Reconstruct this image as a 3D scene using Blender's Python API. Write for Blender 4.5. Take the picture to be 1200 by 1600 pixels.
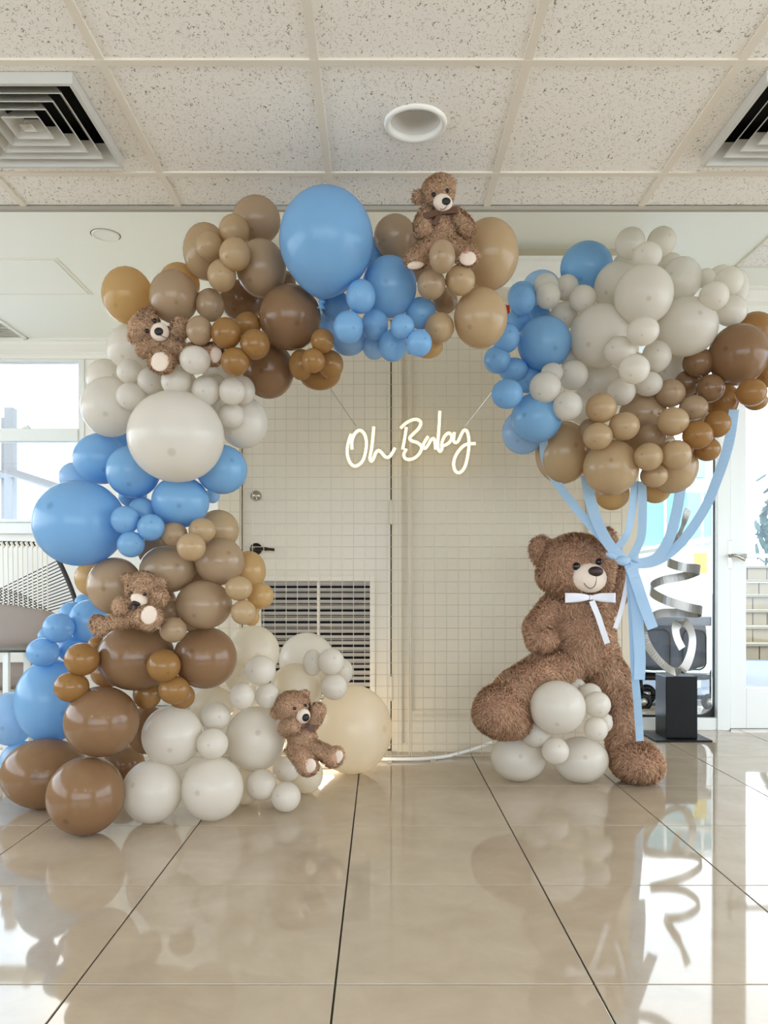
import bpy, bmesh, math, random
import numpy as np
from mathutils import Vector, Matrix, Euler, Quaternion

for o in list(bpy.data.objects):
    bpy.data.objects.remove(o, do_unlink=True)
SC = bpy.context.scene
COL = SC.collection
random.seed(7)
RNG = np.random.default_rng(7)
PI = math.pi

# ------------------------------------------------------------------ camera
F, CX, YH, H = 1225.0, 594.0, 915.0, 0.96      # focal length (px), vanishing point, eye height (m)
cam_d = bpy.data.cameras.new('camera')
cam = bpy.data.objects.new('camera', cam_d)
COL.objects.link(cam)
cam.location = (0, 0, H)
cam.rotation_euler = (PI / 2, 0, 0)
cam_d.sensor_fit = 'VERTICAL'
cam_d.sensor_height = 36
cam_d.lens = 36 * F / 1600
cam_d.shift_x = (600 - CX) / 1600
cam_d.shift_y = (YH - 800) / 1600
cam_d.clip_start = 0.05
SC.camera = cam

# ------------------------------------------------------------------ world, sun, lights, exposure
SC.view_settings.view_transform = 'Standard'
SC.view_settings.look = 'None'
SC.view_settings.gamma = 1
SC.view_settings.use_curve_mapping = False
SC.view_settings.exposure = 0.76

W = bpy.data.worlds.new('sky')
SC.world = W
W.use_nodes = True
nt = W.node_tree
nt.nodes.clear()
wo = nt.nodes.new('ShaderNodeOutputWorld')
bg = nt.nodes.new('ShaderNodeBackground')
tc = nt.nodes.new('ShaderNodeTexCoord')
ns = nt.nodes.new('ShaderNodeTexNoise')
ns.inputs['Scale'].default_value = 2.2
ns.inputs['Detail'].default_value = 6
ns.inputs['Roughness'].default_value = 0.55
cr = nt.nodes.new('ShaderNodeValToRGB')
cr.color_ramp.elements[0].position = 0.42
cr.color_ramp.elements[0].color = (0.52, 0.72, 0.96, 1)
cr.color_ramp.elements[1].position = 0.62
cr.color_ramp.elements[1].color = (1.0, 1.0, 1.0, 1)
nt.links.new(tc.outputs['Generated'], ns.inputs['Vector'])
nt.links.new(ns.outputs['Fac'], cr.inputs['Fac'])
nt.links.new(cr.outputs['Color'], bg.inputs['Color'])
bg.inputs['Strength'].default_value = 3.6
nt.links.new(bg.outputs['Background'], wo.inputs['Surface'])

def light(name, kind, loc, rot=(0, 0, 0), energy=10, color=(1, 1, 1), **kw):
    d = bpy.data.lights.new(name, kind)
    d.energy = energy
    d.color = color
    for k, v in kw.items():
        setattr(d, k, v)
    o = bpy.data.objects.new(name, d)
    o.location = loc
    o.rotation_euler = rot
    COL.objects.link(o)
    return o

light('sun', 'SUN', (3, 12, 12), (math.radians(-32), math.radians(14), 0), 2.4, (1, 0.95, 0.86), angle=0.02)

def portal(name, loc, rot, sx, sy):
    o = light(name, 'AREA', loc, rot, 1, shape='RECTANGLE', size=sx, size_y=sy)
    o.data.cycles.is_portal = True
portal('portal_window_left', (-3.55, 6.42, 2.1), (-PI / 2, 0, 0), 2.5, 1.5)
portal('portal_window_right', (3.05, 5.32, 1.4), (-PI / 2, 0, 0), 3.2, 2.8)
portal('portal_side_left', (-4.72, 2.0, 1.6), (0, -PI / 2, 0), 1.7, 7.5)
portal('portal_side_right', (4.72, 1.2, 1.4), (0, PI / 2, 0), 2.2, 6.0)
portal('portal_rear', (0, -3.5, 1.45), (PI / 2, 0, 0), 7.0, 2.0)
for lx in (-2.0, 0.5, 2.2):        # warm fill lamps added behind the viewer, without fixtures
    light('added_fill_light', 'AREA', (lx, -1.1, 2.42), (0, 0, 0), 9, (1.0, 0.80, 0.58), shape='DISK', size=0.16)

try:
    SC.cycles.max_bounces = 14
    SC.cycles.diffuse_bounces = 7
    SC.cycles.glossy_bounces = 4
    SC.cycles.transmission_bounces = 8
    SC.cycles.transparent_max_bounces = 16
    SC.cycles.sample_clamp_indirect = 6
    SC.cycles.use_denoising = True
except Exception:
    pass

# ------------------------------------------------------------------ helpers
def P(px, py, d):
    return Vector(((px - CX) / F * d, d, H + (YH - py) / F * d))

def XZ(px, py, d):
    p = P(px, py, d)
    return p.x, p.z

def lin(c):
    def f(v):
        v /= 255.0
        return v / 12.92 if v <= 0.04045 else ((v + 0.055) / 1.055) ** 2.4
    return (f(c[0]), f(c[1]), f(c[2]), 1)

def tagit(o, label=None, cat=None, group=None, kind=None):
    if label: o['label'] = label
    if cat: o['category'] = cat
    if group: o['group'] = group
    if kind: o['kind'] = kind
    return o

def empty(name, loc, label, cat, group=None, kind=None):
    o = bpy.data.objects.new(name, None)
    o.empty_display_size = 0.05
    o.location = loc
    COL.objects.link(o)
    return tagit(o, label, cat, group, kind)

def link(name, me, mat, parent=None, label=None, cat=None, group=None, kind=None, smooth=False):
    o = bpy.data.objects.new(name, me)
    COL.objects.link(o)
    if mat is not None and len(me.materials) == 0:
        me.materials.append(mat)
    if smooth and len(me.polygons):
        me.polygons.foreach_set('use_smooth', [True] * len(me.polygons))
    if parent is not None:
        o.parent = parent
        loc = Vector(parent.location)
        q = parent.parent
        while q is not None:
            loc += q.location
            q = q.parent
        # meshes are modelled in room coordinates
        o.matrix_parent_inverse = Matrix.Translation(-loc) if parent.type == 'EMPTY' else Matrix.Identity(4)
    return tagit(o, label, cat, group, kind)

def bm_mesh(bm, name):
    bm.normal_update()
    me = bpy.data.meshes.new(name)
    bm.to_mesh(me)
    bm.free()
    return me

def box(bm, a, b, bev=0.0, rot=None, piv=None):
    x0, x1 = sorted((a[0], b[0])); y0, y1 = sorted((a[1], b[1])); z0, z1 = sorted((a[2], b[2]))
    r = bmesh.ops.create_cube(bm, size=1)
    vs = r['verts']
    c = Vector(((x0 + x1) / 2, (y0 + y1) / 2, (z0 + z1) / 2))
    for v in vs:
        v.co = Vector((v.co.x * (x1 - x0), v.co.y * (y1 - y0), v.co.z * (z1 - z0)))
        if rot is not None:
            v.co = rot @ v.co
        v.co += c
    if bev > 0:
        es = list({e for v in vs for e in v.link_edges})
        bmesh.ops.bevel(bm, geom=es, offset=bev, segments=2, affect='EDGES', profile=0.5)

def boxes(name, lst, mat, parent=None, bev=0.0, **kw):
    bm = bmesh.new()
    for a, b in lst:
        box(bm, a, b, bev)
    return link(name, bm_mesh(bm, name), mat, parent, **kw)

def tube(bm, pts, r, seg=8, closed=False, cap=True):
    pts = [Vector(p) for p in pts]
    n = len(pts)
    rings = []
    up = None
    for i, p in enumerate(pts):
        if closed:
            t = pts[(i + 1) % n] - pts[i - 1]
        else:
            t = pts[min(i + 1, n - 1)] - pts[max(i - 1, 0)]
        t.normalize()
        if up is None:
            up = t.orthogonal().normalized()
        up = (up - t * up.dot(t))
        if up.length < 1e-6: up = t.orthogonal()
        up.normalize()
        s = t.cross(up)
        rr = r[i] if isinstance(r, (list, tuple)) else r
        rings.append([bm.verts.new(p + (up * math.cos(2 * PI * k / seg) + s * math.sin(2 * PI * k / seg)) * rr) for k in range(seg)])
    m = n if closed else n - 1
    for i in range(m):
        A, B = rings[i], rings[(i + 1) % n]
        for k in range(seg):
            bm.faces.new((A[k], A[(k + 1) % seg], B[(k + 1) % seg], B[k]))
    if cap and not closed:
        bm.faces.new(rings[0][::-1]); bm.faces.new(rings[-1])

def spline(pts, n=8, closed=False):
    pts = [Vector(p) for p in pts]
    out = []
    N = len(pts)
    rng = range(N if closed else N - 1)
    for i in rng:
        if closed:
            p0, p1, p2, p3 = pts[i - 1], pts[i], pts[(i + 1) % N], pts[(i + 2) % N]
        else:
            p0, p1, p2, p3 = pts[max(i - 1, 0)], pts[i], pts[i + 1], pts[min(i + 2, N - 1)]
        for k in range(n):
            t = k / n
            out.append(0.5 * ((2 * p1) + (p2 - p0) * t + (2 * p0 - 5 * p1 + 4 * p2 - p3) * t * t + (3 * p1 - p0 - 3 * p2 + p3) * t ** 3))
    if not closed:
        out.append(pts[-1])
    return out

def lathe(bm, prof, seg=32, center=(0, 0, 0), axis='Z', cap0=False, cap1=False):
    rings = []
    for r, z in prof:
        ring = []
        for k in range(seg):
            a = 2 * PI * k / seg
            v = Vector((r * math.cos(a), r * math.sin(a), z))
            if axis == 'Y': v = Vector((v.x, v.z, v.y))
            if axis == 'X': v = Vector((v.z, v.x, v.y))
            ring.append(bm.verts.new(v + Vector(center)))
        rings.append(ring)
    for A, B in zip(rings, rings[1:]):
        for k in range(seg):
            bm.faces.new((A[k], A[(k + 1) % seg], B[(k + 1) % seg], B[k]))
    if cap0: bm.faces.new(rings[0][::-1])
    if cap1: bm.faces.new(rings[-1])

def extrude_x(bm, prof, x0, x1):
    A = [bm.verts.new((x0, y, z)) for y, z in prof]
    B = [bm.verts.new((x1, y, z)) for y, z in prof]
    n = len(prof)
    for k in range(n):
        bm.faces.new((A[k], A[(k + 1) % n], B[(k + 1) % n], B[k]))
    bm.faces.new(A[::-1]); bm.faces.new(B)
    bmesh.ops.recalc_face_normals(bm, faces=bm.faces)

def ellipsoid(bm, c, r, rot=None, sub=3, sphere='ico'):
    M = Matrix.Translation(c) @ (rot.to_4x4() if rot is not None else Matrix.Identity(4)) @ Matrix.Diagonal((r[0], r[1], r[2], 1))
    bmesh.ops.create_icosphere(bm, subdivisions=sub, radius=1, matrix=M)

# ------------------------------------------------------------------ materials
def new_mat(name):
    m = bpy.data.materials.new(name)
    m.use_nodes = True
    n = m.node_tree.nodes
    n.clear()
    out = n.new('ShaderNodeOutputMaterial')
    return m, n, m.node_tree.links, out

def mat(name, rgb, rough=0.5, metal=0.0, bump=0.0, bscale=60, spec=0.5, var=0.0, coat=0.0, emis=None, estr=0, vscale=3.0):
    m, n, l, out = new_mat(name)
    b = n.new('ShaderNodeBsdfPrincipled')
    b.inputs['Base Color'].default_value = lin(rgb)
    b.inputs['Roughness'].default_value = rough
    b.inputs['Metallic'].default_value = metal
    b.inputs['Specular IOR Level'].default_value = spec
    b.inputs['Coat Weight'].default_value = coat
    if emis:
        b.inputs['Emission Color'].default_value = lin(emis)
        b.inputs['Emission Strength'].default_value = estr
    if bump > 0 or var > 0:
        t = n.new('ShaderNodeTexCoord')
        x = n.new('ShaderNodeTexNoise')
        x.inputs['Scale'].default_value = bscale
        x.inputs['Detail'].default_value = 4
        l.new(t.outputs['Object'], x.inputs['Vector'])
        if bump > 0:
            bp = n.new('ShaderNodeBump')
            bp.inputs['Strength'].default_value = bump
            bp.inputs['Distance'].default_value = 0.004
            l.new(x.outputs['Fac'], bp.inputs['Height'])
            l.new(bp.outputs['Normal'], b.inputs['Normal'])
        if var > 0:
            x2 = n.new('ShaderNodeTexNoise')
            x2.inputs['Scale'].default_value = vscale
            x2.inputs['Detail'].default_value = 3
            l.new(t.outputs['Object'], x2.inputs['Vector'])
            mx = n.new('ShaderNodeMix'); mx.data_type = 'RGBA'
            c = lin(rgb)
            mx.inputs[6].default_value = (c[0] * (1 - var), c[1] * (1 - var), c[2] * (1 - var), 1)
            mx.inputs[7].default_value = (min(1, c[0] * (1 + var)), min(1, c[1] * (1 + var)), min(1, c[2] * (1 + var)), 1)
            l.new(x2.outputs['Fac'], mx.inputs[0])
            l.new(mx.outputs[2], b.inputs['Base Color'])
    l.new(b.outputs['BSDF'], out.inputs['Surface'])
    return m

def balloon_mat(name, rgb, trans=0.38, tcol=None, rough=0.18):
    m, n, l, out = new_mat(name)
    t = n.new('ShaderNodeTexCoord')
    nz = n.new('ShaderNodeVectorMath'); nz.operation = 'NORMALIZE'
    l.new(t.outputs['Object'], nz.inputs[0])
    sx = n.new('ShaderNodeSeparateXYZ'); l.new(nz.outputs[0], sx.inputs[0])
    mr = n.new('ShaderNodeMapRange')       # thicker latex nub at the crown
    mr.inputs['From Min'].default_value = 0.9940; mr.inputs['From Max'].default_value = 0.9988
    l.new(sx.outputs['Z'], mr.inputs['Value'])
    nse = n.new('ShaderNodeTexNoise'); nse.inputs['Scale'].default_value = 14; nse.inputs['Detail'].default_value = 5
    l.new(t.outputs['Object'], nse.inputs['Vector'])
    c = lin(rgb)
    m1 = n.new('ShaderNodeMix'); m1.data_type = 'RGBA'
    m1.inputs[6].default_value = (c[0] * .94, c[1] * .94, c[2] * .94, 1)
    m1.inputs[7].default_value = (min(1, c[0] * 1.05), min(1, c[1] * 1.05), min(1, c[2] * 1.05), 1)
    l.new(nse.outputs['Fac'], m1.inputs[0])
    m2 = n.new('ShaderNodeMix'); m2.data_type = 'RGBA'
    m2.inputs[7].default_value = (c[0] * .45, c[1] * .40, c[2] * .36, 1)
    l.new(m1.outputs[2], m2.inputs[6])
    k = n.new('ShaderNodeMath'); k.operation = 'MULTIPLY'; k.inputs[1].default_value = 0.5
    l.new(mr.outputs['Result'], k.inputs[0]); l.new(k.outputs[0], m2.inputs[0])
    b = n.new('ShaderNodeBsdfPrincipled')
    b.inputs['Roughness'].default_value = rough
    b.inputs['Specular IOR Level'].default_value = 0.4
    l.new(m2.outputs[2], b.inputs['Base Color'])
    tr = n.new('ShaderNodeBsdfTranslucent')
    tr.inputs['Color'].default_value = lin(tcol or rgb)
    ms = n.new('ShaderNodeMixShader'); ms.inputs[0].default_value = trans
    l.new(b.outputs['BSDF'], ms.inputs[1]); l.new(tr.outputs['BSDF'], ms.inputs[2])
    l.new(ms.outputs[0], out.inputs['Surface'])
    return m

def glass_mat(name, tint=(1, 1, 1), ior=1.45, k=1.0):
    m, n, l, out = new_mat(name)
    tr = n.new('ShaderNodeBsdfTransparent'); tr.inputs['Color'].default_value = (*tint, 1)
    gl = n.new('ShaderNodeBsdfGlossy'); gl.inputs['Roughness'].default_value = 0.02
    fr = n.new('ShaderNodeFresnel'); fr.inputs['IOR'].default_value = ior
    ms = n.new('ShaderNodeMixShader')
    mu = n.new('ShaderNodeMath'); mu.operation = 'MULTIPLY'; mu.inputs[1].default_value = k
    l.new(fr.outputs[0], mu.inputs[0]); l.new(mu.outputs[0], ms.inputs[0])
    l.new(tr.outputs[0], ms.inputs[1]); l.new(gl.outputs[0], ms.inputs[2])
    l.new(ms.outputs[0], out.inputs['Surface'])
    return m

def fur_mat(name, rgb):
    m, n, l, out = new_mat(name)
    g = n.new('ShaderNodeNewGeometry')
    c = lin(rgb)
    mx = n.new('ShaderNodeMix'); mx.data_type = 'RGBA'
    mx.inputs[6].default_value = (c[0] * .50, c[1] * .47, c[2] * .44, 1)
    mx.inputs[7].default_value = (min(1, c[0] * 1.32), min(1, c[1] * 1.30), min(1, c[2] * 1.28), 1)
    l.new(g.outputs['Random Per Island'], mx.inputs[0])
    d = n.new('ShaderNodeBsdfDiffuse'); l.new(mx.outputs[2], d.inputs['Color'])
    t = n.new('ShaderNodeBsdfTranslucent'); l.new(mx.outputs[2], t.inputs['Color'])
    ms = n.new('ShaderNodeMixShader'); ms.inputs[0].default_value = 0.3
    l.new(d.outputs[0], ms.inputs[1]); l.new(t.outputs[0], ms.inputs[2])
    l.new(ms.outputs[0], out.inputs['Surface'])
    return m

def tile_mat():
    m, n, l, out = new_mat('polished_porcelain')
    t = n.new('ShaderNodeTexCoord')
    oi = n.new('ShaderNodeObjectInfo')
    ad = n.new('ShaderNodeVectorMath'); ad.operation = 'ADD'
    sc = n.new('ShaderNodeVectorMath'); sc.operation = 'SCALE'; sc.inputs['Scale'].default_value = 37.0
    cb = n.new('ShaderNodeCombineXYZ')
    l.new(oi.outputs['Random'], cb.inputs[0]); l.new(oi.outputs['Random'], cb.inputs[1])
    l.new(cb.outputs[0], sc.inputs[0]); l.new(t.outputs['Object'], ad.inputs[0]); l.new(sc.outputs[0], ad.inputs[1])
    x = n.new('ShaderNodeTexNoise'); x.inputs['Scale'].default_value = 5; x.inputs['Detail'].default_value = 7; x.inputs['Roughness'].default_value = .6
    x.inputs['Distortion'].default_value = .5
    l.new(ad.outputs[0], x.inputs['Vector'])
    r = n.new('ShaderNodeValToRGB')
    r.color_ramp.elements[0].position = .3; r.color_ramp.elements[0].color = lin((173, 157, 135))
    r.color_ramp.elements[1].position = .7; r.color_ramp.elements[1].color = lin((186, 171, 149))
    l.new(x.outputs['Fac'], r.inputs['Fac'])
    b = n.new('ShaderNodeBsdfPrincipled')
    l.new(r.outputs['Color'], b.inputs['Base Color'])
    b.inputs['Roughness'].default_value = 0.045
    b.inputs['IOR'].default_value = 1.55
    b.inputs['Specular IOR Level'].default_value = 0.5
    l.new(b.outputs['BSDF'], out.inputs['Surface'])
    return m

def acoustic_mat():
    m, n, l, out = new_mat('acoustic_tile')
    g = n.new('ShaderNodeNewGeometry')
    def specks(scale, dist, lo, hi, stretch):
        mp = n.new('ShaderNodeMapping'); mp.inputs['Scale'].default_value = stretch
        l.new(g.outputs['Position'], mp.inputs['Vector'])
        nz = n.new('ShaderNodeTexNoise'); nz.inputs['Scale'].default_value = scale; nz.inputs['Detail'].default_value = 2.5
        nz.inputs['Distortion'].default_value = dist; nz.inputs['Roughness'].default_value = .55
        l.new(mp.outputs[0], nz.inputs['Vector'])
        mr = n.new('ShaderNodeMapRange'); mr.inputs['From Min'].default_value = lo; mr.inputs['From Max'].default_value = hi
        l.new(nz.outputs['Fac'], mr.inputs['Value'])
        return mr
    s1 = specks(120, 1.0, .625, .68, (1, .6, 1))
    s2 = specks(240, .5, .635, .69, (.8, 1, 1))
    mxx = n.new('ShaderNodeMath'); mxx.operation = 'MAXIMUM'
    l.new(s1.outputs[0], mxx.inputs[0]); l.new(s2.outputs[0], mxx.inputs[1])
    mx = n.new('ShaderNodeMix'); mx.data_type = 'RGBA'
    mx.inputs[6].default_value = lin((248, 244, 236)); mx.inputs[7].default_value = lin((150, 140, 124))
    l.new(mxx.outputs[0], mx.inputs[0])
    b = n.new('ShaderNodeBsdfPrincipled'); b.inputs['Roughness'].default_value = .9
    l.new(mx.outputs[2], b.inputs['Base Color'])
    bp = n.new('ShaderNodeBump'); bp.inputs['Strength'].default_value = .6; bp.inputs['Distance'].default_value = .003; bp.invert = True
    l.new(mxx.outputs[0], bp.inputs['Height']); l.new(bp.outputs['Normal'], b.inputs['Normal'])
    l.new(b.outputs['BSDF'], out.inputs['Surface'])
    return m

M_WALL = mat('white_wall_paint', (212, 201, 178), .55, bump=.05, bscale=90)
M_DOOR = mat('door_paint', (216, 207, 188), .42, bump=.04, bscale=60)
M_TRIM = mat('trim_paint', (242, 240, 232), .4)
M_PLASTER = mat('ceiling_plaster', (246, 247, 238), .5, bump=.08, bscale=12)
M_TEE = mat('ceiling_grid_paint', (234, 226, 210), .4)
M_ACOUSTIC = acoustic_mat()
M_TILE = tile_mat()
M_GROUT = mat('dark_grout', (52, 46, 42), .8)
M_FRAME = mat('window_frame_paint', (236, 238, 234), .4)
M_GLASS = glass_mat('window_glass', (0.97, 0.99, 0.985))
M_GASKET = mat('black_gasket', (22, 24, 26), .5)
M_BLACK = mat('black_paint', (8, 8, 9), .35, spec=.25)
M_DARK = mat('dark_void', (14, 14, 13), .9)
M_VENT = mat('vent_paint', (206, 204, 196), .4)
M_CHROME = mat('brushed_nickel', (175, 170, 160), .25, metal=1)
M_BRONZE = mat('dark_bronze', (52, 44, 38), .35, metal=.7)
M_WIRE = mat('white_wire', (188, 178, 158), .4)
M_CONCRETE = mat('outdoor_paving', (104, 108, 116), .9, bump=.3, bscale=30, var=.1)
M_STUCCO = mat('outdoor_stucco', (232, 232, 228), .9, bump=.2, bscale=40)
M_STONE = mat('step_stone', (132, 118, 96), .9, bump=.4, bscale=25, var=.18, vscale=5)
M_TREAD = mat('step_tread', (122, 112, 94), .9, bump=.3, bscale=30)
M_TEAL = mat('teal_glass_panel', (136, 178, 188), .15)
M_TEAL2 = mat('teal_facade', (160, 192, 200), .5)
M_WOOD = mat('weathered_white_wood', (120, 118, 118), .8, bump=.3, bscale=20, var=.12)
M_SILVER = mat('brushed_aluminium', (150, 148, 143), .38, metal=.9, bump=.06, bscale=120)
M_RIBBON = balloon_mat('blue_satin', (190, 218, 236), .35, (180, 216, 244), rough=.35)
M_RIBBONW = mat('white_satin', (226, 226, 230), .35)
M_NEON = mat('neon_tube', (255, 240, 200), .4, emis=(255, 236, 184), estr=0.74)
M_ACRYL = glass_mat('clear_acrylic', (0.95, 0.95, 0.93), 1.35, .8)
M_TAUPE = mat('taupe_cushion', (150, 138, 130), .85, bump=.25, bscale=150)
M_ROPE = mat('cream_rope', (228, 222, 208), .8)
M_ROPEB = mat('dark_rope', (46, 44, 44), .7)
M_GREYFAB = mat('grey_pram_fabric', (80, 84, 96), .8, bump=.2, bscale=120)
M_YELLOW = mat('yellow_sign', (236, 206, 84), .6)
M_RED = mat('red_sign', (170, 30, 26), .5)

B_MAT = {
    'b': balloon_mat('latex_blue', (150, 198, 226), .42, (104, 184, 240)),
    'p': balloon_mat('latex_pale_blue', (184, 212, 234), .5, (166, 212, 246)),
    'w': balloon_mat('latex_white', (230, 224, 212), .42, (242, 236, 224)),
    'i': balloon_mat('latex_ivory', (228, 220, 204), .5, (244, 236, 216)),
    't': balloon_mat('latex_tan', (194, 170, 132), .34, (222, 186, 136)),
    'g': balloon_mat('latex_greige', (182, 157, 126), .32, (204, 172, 130)),
    'o': balloon_mat('latex_golden_beige', (204, 176, 124), .46, (232, 196, 130)),
    'n': balloon_mat('latex_mocha', (146, 114, 82), .26, (176, 126, 84)),
    'k': balloon_mat('latex_caramel', (164, 126, 74), .34, (206, 148, 80)),
}
M_FUR_BIG = fur_mat('brown_plush', (220, 182, 150))
M_FUR_S = fur_mat('tan_plush', (232, 194, 160))
M_SKIN_BIG = mat('plush_backing_brown', (180, 138, 112), .95)
M_SKIN_S = mat('plush_backing_tan', (190, 148, 122), .95)
M_CREAM = mat('cream_velour', (226, 208, 190), .85, bump=.2, bscale=300)
M_NOSE = mat('dark_brown_nose', (46, 28, 24), .45)
M_EYE = mat('black_bead', (8, 7, 7), .15)
M_BOW = mat('brown_satin', (92, 60, 42), .4)

# ------------------------------------------------------------------ setting: floor
TILE = 0.624
YB, YL, YR = 4.54, 6.28, 5.20            # centre wall, left window wall, right window wall
ZC, ZP = H + 1.49, H + 1.95              # acoustic ceiling, plaster ceiling
YE = 3.09                                # edge of the acoustic ceiling
XW = 4.7
fl = boxes('floor', [((-XW, -3.4, -0.06), (XW, 6.6, -0.004))], M_GROUT, label='polished beige porcelain tile floor with dark grout lines', cat='floor', kind='structure')
bm = bmesh.new()
g = 0.0025
box(bm, (-TILE / 2 + g, -TILE / 2 + g, -0.012), (TILE / 2 - g, TILE / 2 - g, 0.0), 0.0012)
tile_me = bm_mesh(bm, 'tile')
tile_me.materials.append(M_TILE)
y_first = 0.96 * F / (1538 - YH) - 3 * TILE
x_line = -0.108                            # joint seen at px 533 on the row y=1387
for j in range(0, 10):
    for i in range(-7, 8):
        cx, cy = x_line + (i + .5) * TILE, y_first + (j + .5) * TILE
        if abs(cx) > XW - .3 or cy > 6.2:
            continue
        o = bpy.data.objects.new('tile', tile_me)
        COL.objects.link(o)
        o.location = (cx, cy, 0)
        o.parent = fl

# ------------------------------------------------------------------ setting: ceilings
def square_with_hole(w, hole_pts, z0, z1):
    """tile slab with a hole: outer square half size w, hole as a ring of points around the centre"""
    bm = bmesh.new()
    n = len(hole_pts)
    def onsq(x, y):
        m = max(abs(x), abs(y)); return x / m * w, y / m * w
    rings = []
    for z in (z0, z1):
        rings.append(([bm.verts.new((x, y, z)) for x, y in hole_pts], [bm.verts.new((*onsq(x, y), z)) for x, y in hole_pts]))
    for k in range(n):
        j = (k + 1) % n
        for r, (a, b) in enumerate(rings):
            f = (a[k], a[j], b[j], b[k])
            bm.faces.new(f if r == 1 else f[::-1])
        bm.faces.new((rings[0][0][k], rings[0][0][j], rings[1][0][j], rings[1][0][k]))
        bm.faces.new((rings[0][1][j], rings[0][1][k], rings[1][1][k], rings[1][1][j]))
    bmesh.ops.recalc_face_normals(bm, faces=bm.faces)
    return bm

ceil = boxes('ceiling', [((-XW, -3.4, ZC + 0.10), (XW, YE, ZC + 0.14))], M_DARK, label='suspended ceiling of speckled acoustic tiles in a pale metal grid', cat='ceiling', kind='structure')
CT = 0.6075
cx_lines = [-0.795 + CT * k for k in range(-6, 10)]
cy_lines = [2.235 + CT * k for k in range(-9, 2)] + [YE]
vent_cells = {(-1, 9), (3, 9)}
hw = CT / 2 - 0.008
bm = bmesh.new(); box(bm, (-hw, -hw, 0), (hw, hw, 0.02), 0.002)
ct_me = bm_mesh(bm, 'ceiling_tile'); ct_me.materials.append(M_ACOUSTIC)
DLX, DLY, DLR = 0.114, 2.535, 0.088
VH = 0.232
VENTS = [(-0.795 - CT + 0.275, 2.512), (-0.795 + 3 * CT + 0.325, 2.505)]
for a in range(len(cx_lines) - 1):
    for b in range(len(cy_lines) - 1):
        x0, x1 = cx_lines[a], cx_lines[a + 1]
        y0, y1 = cy_lines[b], cy_lines[b + 1]
        c = ((x0 + x1) / 2, (y0 + y1) / 2)
        if x0 < -XW + 0.05 or x1 > XW or y0 < -3.4:
            continue
        me = ct_me
        if y1 - y0 < CT - .05:
            bm = bmesh.new(); box(bm, (-hw, -(y1 - y0) / 2 + .008, 0), (hw, (y1 - y0) / 2 - .008, .02), .002)
            me = bm_mesh(bm, 'ceiling_tile'); me.materials.append(M_ACOUSTIC)
        if x0 < DLX < x1 and y0 < DLY < y1:
            pts = [(DLX - c[0] + DLR * math.cos(2 * PI * k / 64), DLY - c[1] + DLR * math.sin(2 * PI * k / 64)) for k in range(64)]
            bm = bmesh.new()
            rings = []
            for z in (0, .02):
                inn = [bm.verts.new((*p, z)) for p in pts]
                outp = []
                for k in range(64):
                    an = 2 * PI * k / 64
                    vx, vy = math.cos(an), math.sin(an); mm = max(abs(vx), abs(vy))
                    outp.append(bm.verts.new((vx / mm * hw, vy / mm * hw, z)))
                rings.append((inn, outp))
            for k in range(64):
                j = (k + 1) % 64
                bm.faces.new((rings[0][0][k], rings[0][0][j], rings[0][1][j], rings[0][1][k]))
                bm.faces.new((rings[1][0][j], rings[1][0][k], rings[1][1][k], rings[1][1][j]))
                bm.faces.new((rings[0][0][k], rings[0][0][j], rings[1][0][j], rings[1][0][k]))
            me = bm_mesh(bm, 'ceiling_tile'); me.materials.append(M_ACOUSTIC)
        for vx, vy in VENTS:
            if x0 < vx < x1 and y0 < vy < y1:
                pts = []
                for k in range(32):
                    an = 2 * PI * k / 32
                    ux, uy = math.cos(an), math.sin(an); mm = max(abs(ux), abs(uy))
                    pts.append((ux / mm, uy / mm))
                bm = bmesh.new()
                inn = [bm.verts.new((vx - c[0] + p[0] * (VH - .01), vy - c[1] + p[1] * (VH - .01), 0)) for p in pts]
                outp = [bm.verts.new((p[0] * hw, p[1] * hw, 0)) for p in pts]
                for k in range(32):
                    j = (k + 1) % 32
                    bm.faces.new((inn[k], inn[j], outp[j], outp[k]))
                me = bm_mesh(bm, 'ceiling_tile'); me.materials.append(M_ACOUSTIC)
        o = bpy.data.objects.new('ceiling_tile', me)
        COL.objects.link(o)
        o.location = (c[0], c[1], ZC + 0.006)
        o.parent = ceil
for x in cx_lines:
    if abs(x) < XW:
        boxes('grid_bar', [((x - .0125, -3.3, ZC), (x + .0125, YE, ZC + .01)), ((x - .003, -3.3, ZC + .01), (x + .003, YE, ZC + .04))], M_TEE, ceil)
for y in cy_lines[:-1]:
    boxes('grid_bar', [((-XW, y - .0125, ZC - .0006), (XW, y + .0125, ZC + .0094))], M_TEE, ceil)

pl = boxes('ceiling_plaster', [((-XW, YE - .02, ZP), (XW, 6.6, ZP + .05)), ((-XW, YE + .012, ZC), (XW, YE + .03, ZP))], M_PLASTER, label='smooth white plaster ceiling strip beyond the acoustic tiles', cat='ceiling', kind='structure')
boxes('trim_1', [((-XW, YE - .008, ZC - .012), (XW, YE + .012, ZC + .004))], mat('ceiling_edge_metal', (168, 162, 148), .5), label='grey metal edge trim where the tiled ceiling ends', cat='trim', kind='structure')

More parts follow.
